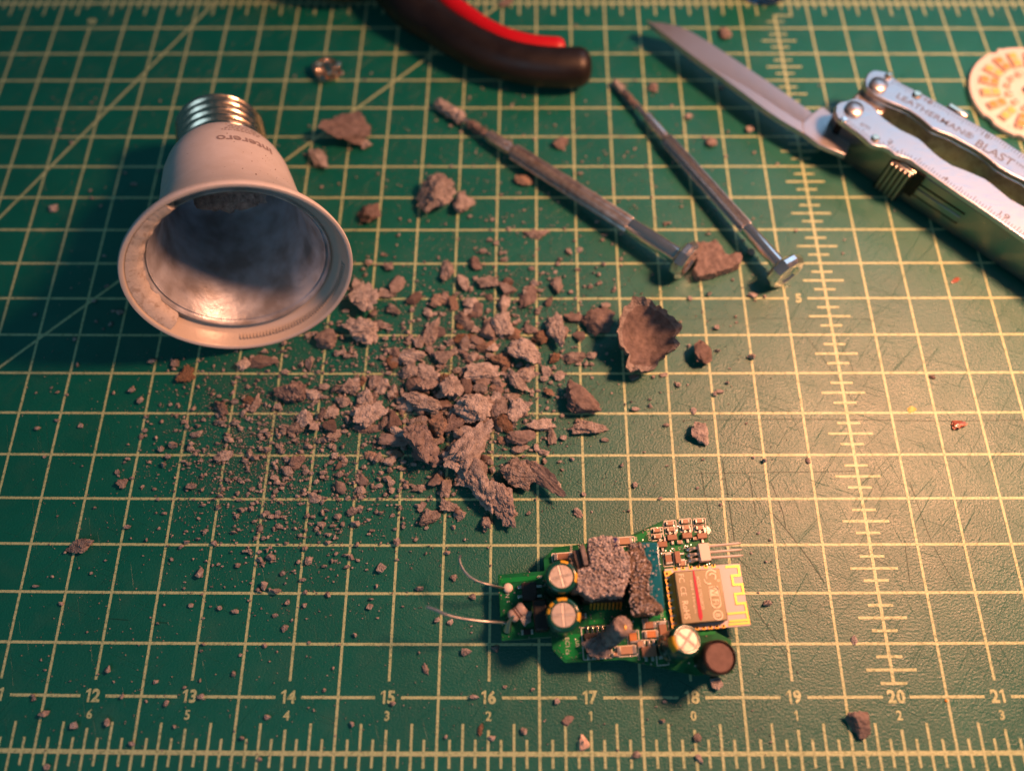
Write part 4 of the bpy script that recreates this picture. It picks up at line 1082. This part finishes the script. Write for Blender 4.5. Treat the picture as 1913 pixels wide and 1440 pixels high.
for u, v in ((1256,1003),(1284,999.5),(1312,1000),(1237.5,1016)):
    b = smd(u, v, 18, 10, 'brown_smd', ends=False, hz=0.05, box=False, name='transistor')
    leads(b, u - 5, v - 7.5, 1, -0.08, 2, 10); leads(b, u, v + 8, 1, 0, 1, 1)
b = smd(1266.4, 1040, 10, 22, 'brown_smd', ends=False, hz=0.05, box=False, name='transistor'); leads(b, 1273, 1034, 0.1, 1, 2, 12, sz=(0.05, 0.025, 0.02))
b = smd(1213, 1216, 27, 18, 'brown_smd', ends=False, hz=0.06, box=False, name='transistor'); leads(b, 1203, 1203, 1, -0.05, 3, 9); leads(b, 1207, 1228, 1, -0.03, 2, 12)
b = smd(1115, 1200, 44, 36, 'black_chip', ends=False, hz=0.065, box=False, name='controller_chip'); leads(b, 1097, 1177, 1, -0.05, 5, 9.4, m='nickel', sz=(0.026, 0.09, 0.03)); leads(b, 1099, 1224, 1, -0.05, 5, 9.4)
b = smd(989, 1104, 27, 33, 'black_chip', ends=False, hz=0.09, box=False, name='bridge_chip'); leads(b, 972, 1096, 0, 1, 2, 18, sz=(0.06, 0.03, 0.02)); leads(b, 1007, 1095, 0, 1, 2, 18, sz=(0.06, 0.03, 0.02))
smd(1237, 1216, 14, 26, 'black_chip', hz=0.06, box=False, name='diode')
obj('dark_core', MB().box(W(1010, 1150, ZB + 0.1), (0.14, 0.30, 0.2), BA), 'black_chip', pcb, bevel=0.02)
# silkscreen lettering
def stext(s, u, v, h, down=True, bold=0.0):
    c_ = W(u, v, ZS + 0.001); ppi = PPI(u, v, ZS)
    ex, ey = (-by, bx) if down else (bx, by)
    text(sk, s, c_, ex, ey, h / ppi, bold)
stext('N', 948, 1112, 7.5); stext('8', 1008, 1077, 8); stext('L', 950, 1124, 6); stext('10A', 1067, 1025, 5.5); stext('L1', 1083, 1020, 5.5); stext('EC1', 1060, 1199, 8); stext('U5', 1079, 1202, 7); stext('C6', 1060, 1217, 6)
stext('Q2', 1236, 1147, 6); stext('8', 1146, 1219, 7); stext('R56', 1171, 1214, 5, False); stext('R12', 1241, 983, 5); stext('Q5', 1268, 977, 5); stext('R20', 1211, 993, 5); stext('V1R3', 1213, 1002, 5)
stext('Q', 1259, 1026, 5, False); stext('Q', 1269, 1024, 5, False); stext('A', 1279, 1022, 5, False); stext('R8', 1188, 1006, 5); stext('C', 1217, 1203, 5); stext('D3', 1194, 1228, 5)
srect(1115, 1200, 54, 60); srect(1237, 1222, 22, 40)
obj('silkscreen_print', sk, 'silk', pcb, smooth=False)
# electrolytic capacitors
def can(u, v, r, base, hgt, axis, rot, lab, label_marks):
    top = W(u, v, ZB + hgt * axis.normalized().z)
    a = axis.normalized(); O = top - a * hgt
    root = obj('electrolytic_capacitor', MB().lathe([(r * 0.94, 0.01), (r, 0.03), (r, 0.07), (r * 0.93, 0.09), (r, 0.11), (r, hgt - 0.03), (r * 0.93, hgt - 0.004), (r * 0.80, hgt), (r * 0.72, hgt - 0.004), (r * 0.70, hgt - 0.02)], O, a, 48), 'sleeve', pcb, angle=60)
    d0 = MB().lathe([(r * 0.72, hgt - 0.03), (r * 0.70, hgt - 0.008), (0.004, hgt - 0.006)], O, a, 40)
    obj('vent_top', d0, 'can_top', root)
    e1, e2 = frame(a); g_ = MB(); T = top - a * 0.0045
    for k in range(2):
        d = (e1 * math.cos(rot + k * PI / 2) + e2 * math.sin(rot + k * PI / 2)); s_ = a.cross(d)
        for sg in (-1, 1):
            g_.add([T + d * (r * 0.66) + s_ * sg * 0.0, T - d * (r * 0.66), T - d * (r * 0.66) + s_ * sg * 0.012 + a * 0.004, T + d * (r * 0.66) + s_ * sg * 0.012 + a * 0.004], [(0, 1, 2, 3)])
    obj('vent_groove', g_, 'can_top', root, smooth=False)
    y = MB()
    for a0, a1_ in label_marks:
        ring = []
        n_ = 8
        for i in range(n_ + 1):
            an = math.radians(a0 + (a1_ - a0) * i / n_); d = Vector((1, 0, 0)) * math.cos(an) + Vector((0, 1, 0)) * math.sin(an); d = (d - a * d.dot(a)).normalized()
            ring.append([O + d * r * 0.815 + a * (hgt + 0.0035), O + d * r * 0.935 + a * (hgt + 0.0005), O + d * (r + 0.003) + a * (hgt - 0.03), O + d * (r + 0.003) + a * (hgt - 0.10)])
        y.loft(ring, closed=False, cap=False)
    obj('yellow_print', y, 'yellow_print', root, angle=60)
can(1049, 1076, 0.158, None, 0.46, Vector((0.02, 0.03, 1)), 0.25, '', [(-22, 14), (62, 92)])
can(1053, 1148, 0.162, None, 0.46, Vector((0.0, 0.0, 1)), 0.05, '', [(76, 112), (132, 150), (158, 178), (-22, 8)])
can(1284, 1194, 0.150, None, 0.42, Vector((0.22, 0.12, 1)), 0.9, '', [(170, 222)])
# drum inductor
a = Vector((0.05, -0.02, 1)).normalized(); tp_ = W(1345, 1227, ZB + 0.36); O = tp_ - a * 0.36
dr = obj('drum_inductor', MB().lathe([(0.15, 0.0), (0.158, 0.01), (0.158, 0.35), (0.150, 0.36), (0.143, 0.352), (0.142, 0.32)], O, a, 48), 'ferrite', pcb, angle=60)
obj('drum_top', MB().lathe([(0.134, 0.30), (0.132, 0.352), (0.126, 0.358), (0.004, 0.358)], O + Vector((-0.004, -0.004, 0)), a, 44), 'ferrite_top', dr)
obj('wire_end', MB().tube([O + a * 0.34 + Vector((0.135, 0.05, 0)), O + a * 0.365 + Vector((0.150, 0.035, 0))], 0.006, 8), 'tin', dr)
# crusted transformer
T1 = [(1100,1007),(1113,1003),(1127,1000.5),(1153,1003),(1156,1018),(1163,1021),(1176,1040),(1178,1067),(1172,1088),(1166,1101),(1165,1112),(1133,1113),(1107,1118),(1078,1101),(1079,1064),(1102,1058),(1102,1046),(1099,1024)]
ztr = ZB + 0.42
tr = obj('transformer', MB().prism(P2(T1, ztr), ZB + 0.17, ztr), 'crust', pcb, remesh=0.012, disp=0.040, dscale=0.04)
obj('insulating_tape', MB().prism(P2([(1101,1012),(1110,1008),(1112,1053),(1103,1055)], ztr), ZB + 0.2, ztr + 0.004).prism(P2([(1144,1002),(1154,1004),(1157,1030),(1149,1030)], ztr), ZB + 0.2, ztr + 0.006), 'tape', tr, bevel=0.01)
core = MB().prism(P2([(1078,1050),(1100,1030),(1165,1030),(1172,1090),(1165,1125),(1085,1128),(1074,1090)], ZB + 0.1), ZB, ZB + 0.2)
obj('ferrite_core', core, 'black_chip', tr, bevel=0.02)
obj('core_plate', MB().box(W(1090, 1040, ztr - 0.1), (0.05, 0.2, 0.2), 0.2), 'debris_dark', tr, bevel=0.008)
obj('core_plate', MB().box(W(1079, 1048, ztr - 0.14), (0.06, 0.2, 0.16), 0.25), 'debris_dark', tr, bevel=0.008)
wn = MB()
for i in range(9):
    wn.tube([W(1104 + i * 7, 1122, ZB + 0.14), W(1104 + i * 7, 1129, ZB + 0.08), W(1103 + i * 7, 1137, ZB + 0.02)], 0.013, 8)
obj('winding_thread', wn, 'gold', tr)
obj('side_winding', MB().tube([W(1168, 1032, ztr - 0.05), W(1177, 1050, ztr - 0.03), W(1176, 1080, ztr - 0.05)], 0.03, 12), 'crust_wet', tr)
# loose crust between capacitor and transformer
obj('residue_crust', MB().prism(P2([(1062,1040),(1080,1030),(1100,1060),(1082,1105),(1066,1108),(1074,1080)], ZB + 0.3), ZB + 0.1, ZB + 0.32), 'crust', pcb, remesh=0.014, disp=0.05, dscale=0.035)
# film capacitor
F1 = [(1174,1016),(1181,1012),(1226,1012),(1231,1017),(1242,1134),(1239,1139),(1190,1146),(1185,1142)]
zf = ZB + 0.36
fc = obj('film_capacitor', MB().prism(P2(F1, zf), ZB + 0.03, zf), 'film', pcb, bevel=0.05, seg=4)
F2 = [(1175,1014),(1198,1013),(1204,1026),(1207,1042),(1218,1052),(1218,1066),(1212,1078),(1214,1108),(1224,1121),(1238,1132),(1239,1142),(1189,1147),(1181,1100),(1180,1060)]
obj('residue_crust', MB().prism(P2(F2, zf + 0.02), zf - 0.25, zf + 0.018), 'crust_wet', fc, remesh=0.012, disp=0.032, dscale=0.03)
gg = MB()
for _ in range(420):
    u = rg.uniform(1175, 1232); v = rg.uniform(1015, 1148)
    if rg.random() < 0.25: continue
    if u > 1212 + (v - 1015) * 0.08 and rg.random() < 0.85: continue
    p = W(u, v, zf + 0.035); q = 0.005 + 0.007 * rg.random()
    gg.add([p + Vector(x) * q * rg.uniform(0.7, 1.3) for x in ivs], ifs)
obj('residue_speck', gg, 'crust', fc)
gg = MB()
def inpoly(u, v, P_):
    c_ = False; n_ = len(P_)
    for i in range(n_):
        x0, y0 = P_[i]; x1, y1 = P_[i - 1]
        if (y0 > v) != (y1 > v) and u < (x1 - x0) * (v - y0) / (y1 - y0) + x0: c_ = not c_
    return c_
for _ in range(1800):
    u = rg.uniform(1075, 1180); v = rg.uniform(1000, 1120)
    if not inpoly(u, v, T1): continue
    p = W(u, v, ztr + 0.015 + rg.uniform(-0.008, 0.012)); q = 0.006 + 0.008 * rg.random()
    gg.add([p + Vector(x) * q * rg.uniform(0.7, 1.3) for x in ivs], ifs)
obj('residue_speck', gg, 'crust', tr)
# small crusted choke
t0 = W(1132, 1198, ZB); t1 = W(1165, 1167, ZB + 0.42)
ck = obj('crusted_choke', MB().lathe([(0.085, 0), (0.09, 0.1), (0.095, (t1 - t0).length - 0.01), (0.08, (t1 - t0).length)], t0, (t1 - t0), 28), 'crust', pcb, remesh=0.011, disp=0.035, dscale=0.025)
obj('bare_copper', MB().sphere(t1 + (t1 - t0).normalized() * 0.0 + Vector((0.012, -0.03, 0.0)), 0.028, 8, (0.6, 1.3, 0.6)), 'gold', ck)
# header
hd = obj('pin_header', MB().prism(P2([(1304,1015),(1324,1013),(1329,1046),(1310,1048)], ZB + 0.11), ZB + 0.01, ZB + 0.11), 'header', pcb, bevel=0.006)
for (a_, b_, c_) in (((1287,1026),(1316,1021),(1384,1014)), ((1289,1037),(1318,1032),(1386,1026)), ((1291,1047),(1320,1042),(1388,1037))):
    z_ = ZB + 0.06
    obj('header_pin', MB().tube([W(*a_, ZB + 0.01), W(a_[0] + 9, a_[1] - 2, z_), W(*b_, z_), W(c_[0] - 8, c_[1] + 1, z_ + 0.02), W(*c_, z_)], [0.022, 0.016, 0.014, 0.013, 0.008], 8), 'pin', hd)
    obj('solder_joint', MB().sphere(W(*a_, ZB + 0.015), 0.034, 8, (1.2, 0.8, 0.7)), 'tin', hd)
# wireless module
ZM = ZB + 0.045
mdl = obj('wireless_module', MB().prism(P2([(1241,1062),(1382,1052),(1402,1168),(1257,1180)], ZM), ZM - 0.035, ZM), 'module', pcb, bevel=0.003)
mg = MB(); mh = MB()
for i in range(8):
    k = (i + 0.5) / 8; u = 1241 + 16 * k; v = 1064 + 114 * k
    q = W(u + 6, v, ZM + 0.002); mg.box(q, (0.075, 0.055, 0.004), BA + 0.1)
    q = W(u + 4, v, ZM + 0.005); mh.lathe([(0.012, -0.003), (0.012, 0.001)], q, (0, 0, 1), 10)
mg.prism(P2([(1251,1070),(1257,1070),(1272,1172),(1266,1172)], ZM), ZM + 0.001, ZM + 0.006)
for k in range(6):
    for (p0, p1) in (((1262,1062.5),(1333,1057)), ((1290,1174.5),(1352,1169.5))):
        u = p0[0] + (p1[0] - p0[0]) * k / 5; v = p0[1] + (p1[1] - p0[1]) * k / 5
        mg.box(W(u, v, ZM + 0.002), (0.04, 0.03, 0.004), BA); mh.lathe([(0.011, -0.003), (0.011, 0.0015)], W(u, v - 1, ZM + 0.005), (0, 0, 1), 10)
def trace(P_, w):
    for a_, b_ in zip(P_, P_[1:]):
        A_ = W(*a_, ZM + 0.0028); B_ = W(*b_, ZM + 0.0028); t = (B_ - A_).normalized(); s = Vector((-t.y, t.x, 0)) * w / 2
        A_ -= t * w / 2; B_ += t * w / 2; z0 = 0.0004 * (len(mg.v) % 7)
        up = Vector((0, 0, 0.002 + z0)); mg.add([A_ - s + up, B_ - s + up, B_ + s + up, A_ + s + up], [(0, 1, 2, 3)])
trace([(1357,1058.5),(1379,1057),(1382,1074),(1367,1075),(1370,1092),(1386,1091),(1389,1108),(1373,1109),(1376,1127),(1392,1126),(1399,1163),(1363,1166)], 0.024)
trace([(1361,1146),(1394,1143)], 0.022); trace([(1364,1160),(1398,1157)], 0.022)
obj('gold_antenna', mg, 'gold', mdl, smooth=False); obj('edge_holes', mh, 'black_gap', mdl)
ZH = ZM + 0.10
ST = [(1259,1067),(1344,1061),(1360.5,1158),(1274,1166)]
shd = obj('metal_shield', MB().prism(P2(ST, ZH), ZM + 0.002, ZH), 'shield', mdl, bevel=0.010, seg=3)
O_ = W(*ST[0], ZH + 0.003); xx = (W(*ST[1], ZH + 0.003) - O_); yy_ = (W(*ST[3], ZH + 0.003) - O_)
S = lambda a, b: O_ + xx * a + yy_ * b
st = MB(); yd = yy_.normalized(); xd = xx.normalized(); H = xx.length; V = yy_.length
text(st, 'FC', S(0.14, 0.14), yd, xd, H * 0.12, 0.0); text(st, 'CE', S(0.14, 0.39), yd, xd, H * 0.12, 0.0); text(st, 'RoHS', S(0.14, 0.74), yd, xd, H * 0.13, 0.012, V * 0.34)
text(st, '802.11b/g/n', S(0.33, 0.5), yd, xd, H * 0.06, 0.0, V * 0.62); text(st, 'MODEL ESP8266MOD', S(0.50, 0.44), yd, xd, H * 0.07, 0.004, V * 0.62)
text(st, 'Fi', S(0.80, 0.63), yd, xd, H * 0.13, 0.012)
# rounded box with wi-fi lettering
def rrect(cx, cy, w, h, r, th):
    pts_ = []
    for q_, (sx_, sy_) in enumerate(((1, 1), (-1, 1), (-1, -1), (1, -1))):
        for k in range(7):
            an = PI / 2 * q_ + PI / 2 * k / 6; pts_.append(Vector((sx_ * (w / 2 - r) + r * math.cos(an), sy_ * (h / 2 - r) + r * math.sin(an))))
    vs_ = []
    for p_ in pts_:
        for sc_ in (0, th):
            q2 = Vector((p_.x - math.copysign(sc_, p_.x), p_.y - math.copysign(sc_, p_.y)))
            vs_.append(S(cx, cy) + xd * q2.x + yd * q2.y)
    n_ = len(pts_); st.add(vs_, [(2 * i, 2 * ((i + 1) % n_), 2 * ((i + 1) % n_) + 1, 2 * i + 1) for i in range(n_)])
rrect(0.80, 0.54, H * 0.22, V * 0.42, H * 0.10, 0.010)
bx0 = S(0.80, 0.43); st.add([bx0 + xd * (x * H * 0.10) + yd * (y * V * 0.095) for x, y in ((-1, -0.9), (-0.8, -1), (0.8, -1), (1, -0.9), (1, 1), (-1, 1))], [(0, 1, 2, 3, 4, 5)])
def arc(cx, cy, r, a0, a1, w0, w1, n_=16):
    vs_ = []
    for i in range(n_ + 1):
        an = math.radians(a0 + (a1 - a0) * i / n_); w = w0 + (w1 - w0) * i / n_; d = xd * math.cos(an) + yd * math.sin(an)
        vs_ += [S(cx, cy) + d * (r - w / 2), S(cx, cy) + d * (r + w / 2)]
    st.add(vs_, [(2 * i, 2 * i + 1, 2 * i + 3, 2 * i + 2) for i in range(n_)])
arc(0.80, 0.13, H * 0.12, 150, 330, 0.006, 0.022); arc(0.82, 0.15, H * 0.07, 200, 420, 0.012, 0.016); arc(0.72, 0.20, H * 0.09, 60, 190, 0.016, 0.008); arc(0.93, 0.23, H * 0.02, 0, 360, 0.008, 0.008)
arc(0.80, 0.875, H * 0.095, 0, 360, 0.012, 0.012, 24); text(st, '8', S(0.80, 0.875), yd, xd, H * 0.11, 0.01)
obj('etched_lettering', st, 'shield_text', shd, smooth=False)
st2 = MB(); text(st2, 'Wi', bx0 + Vector((0, 0, 0.001)), yd, xd, H * 0.13, 0.006); obj('etched_negative_lettering', st2, 'shield', shd, smooth=False)
rm = MB(); vs_ = []
for k, w in ((0.0, 0.012), (0.15, 0.022), (0.4, 0.026), (0.7, 0.036), (0.88, 0.042), (0.95, 0.008)):
    c_ = S(0.42 + 0.0 * k + (0.005 if k < 0.9 else 0.0), k); c_.z += 0.0015; vs_ += [c_ - xd * w / 2, c_ + xd * w / 2]
rm.add(vs_, [(2 * i, 2 * i + 1, 2 * i + 3, 2 * i + 2) for i in range(5)])
obj('red_marker_stroke', rm, 'red_ink', shd, smooth=False)
gg = MB(); vd = MB()
for _ in range(900):
    u = rg.uniform(932, 1330); v = rg.uniform(975, 1250)
    if not inpoly(u, v, outl): continue
    if u > 1240 and 1050 < v < 1180: continue
    p = W(u, v, ZB + 0.004); q = 0.003 + 0.008 * rg.random() ** 2
    gg.add([p + Vector(x) * q * rg.uniform(0.7, 1.3) for x in ivs], ifs)
for _ in range(90):
    u = rg.uniform(1180, 1330) if rg.random() < 0.6 else rg.uniform(1040, 1330); v = rg.uniform(980, 1060) if rg.random() < 0.5 else rg.uniform(1150, 1245)
    if not inpoly(u, v, outl): continue
    p = W(u, v, ZB + 0.002); vd.add([p + Vector((x.x * 0.011, x.y * 0.011, x.z * 0.006)) for x in ivs], ifs)
obj('residue_speck', gg, 'crust', pcb); obj('solder_dot', vd, 'tin', pcb)
# wires on the left
def wire(P_, r):
    return MB().tube(catmull([W(u, v, z) for u, v, z in P_], 6), r, 10)
w1 = obj('bare_wire', wire([(861,1037,0.46),(858,1044,0.46),(862,1058,0.45),(874,1074,0.43),(892,1085,0.40),(915,1092,0.36),(945,1099,ZB+0.02)], 0.014), 'tin', pcb)
obj('solder_joint', MB().sphere(W(949, 1098, ZB + 0.02), 0.05, 10, (1, 1, 0.6)), 'header', w1)
w2 = obj('bare_wire', wire([(797,1133,0.55),(812,1138,0.54),(832,1147,0.52),(858,1154,0.48),(885,1158,0.44),(915,1161,0.38),(948,1163,ZB+0.04)], 0.0165), 'tin', pcb)
obj('solder_joint', MB().tube([W(948, 1176, ZB), W(952, 1160, ZB + 0.12), W(960, 1150, ZB + 0.2)], [0.045, 0.02, 0.012], 12), 'tin', w2)
ra = W(955, 1153, ZB + 0.10); rb_ = W(976, 1136, ZB + 0.12); dd = (rb_ - ra)
rs_ = obj('axial_resistor', MB().lathe([(0.03, -0.02), (0.06, 0), (0.066, 0.03), (0.058, 0.06), (0.058, dd.length - 0.03), (0.066, dd.length), (0.05, dd.length + 0.03)], ra, dd, 28), 'resistor', pcb, angle=60)
obj('colour_band', MB().lathe([(0.0615, 0.062), (0.0615, 0.075)], ra, dd, 28, cap=False).lathe([(0.0615, 0.09), (0.0615, 0.10)], ra, dd, 28, cap=False), 'ring_brown', rs_)
obj('green_bead', MB().sphere(W(1002, 1137, ZB + 0.12), 0.055, 10), 'bead', pcb)
vs, fs = chunk((0.14, 0.16, 0.1), random.Random(4), 3); q = W(981, 1155, ZB + 0.06)
obj('residue_lump', MB().add([v + q for v in vs], fs), 'debris', pcb)
vs, fs = chunk((0.30, 0.26, 0.14), random.Random(6), 4); q = W(1113, 1205, ZB + 0.06)
obj('residue_lump', MB().add([v + q for v in vs], fs), 'debris_grey', pcb)
# legs and solder under the board that hold it off the mat
for u, v in ((945,1090),(945,1175),(1045,1060),(1050,1215),(1150,1030),(1150,1215),(1240,1000),(1310,1240),(1320,990),(1250,1140)):
    q = W(u, v, ZB - 0.06); obj('under_pin', MB().lathe([(0.02, -q.z), (0.03, -0.10), (0.045, -0.002)], q, (0, 0, 1), 10), 'tin', pcb)
obj('under_chip', MB().box(W(1120, 1120, 0.09), (0.5, 0.3, 0.08), BA), 'black_chip', pcb, bevel=0.01)
print('BULB', RC, BE, (BE - RC).length)
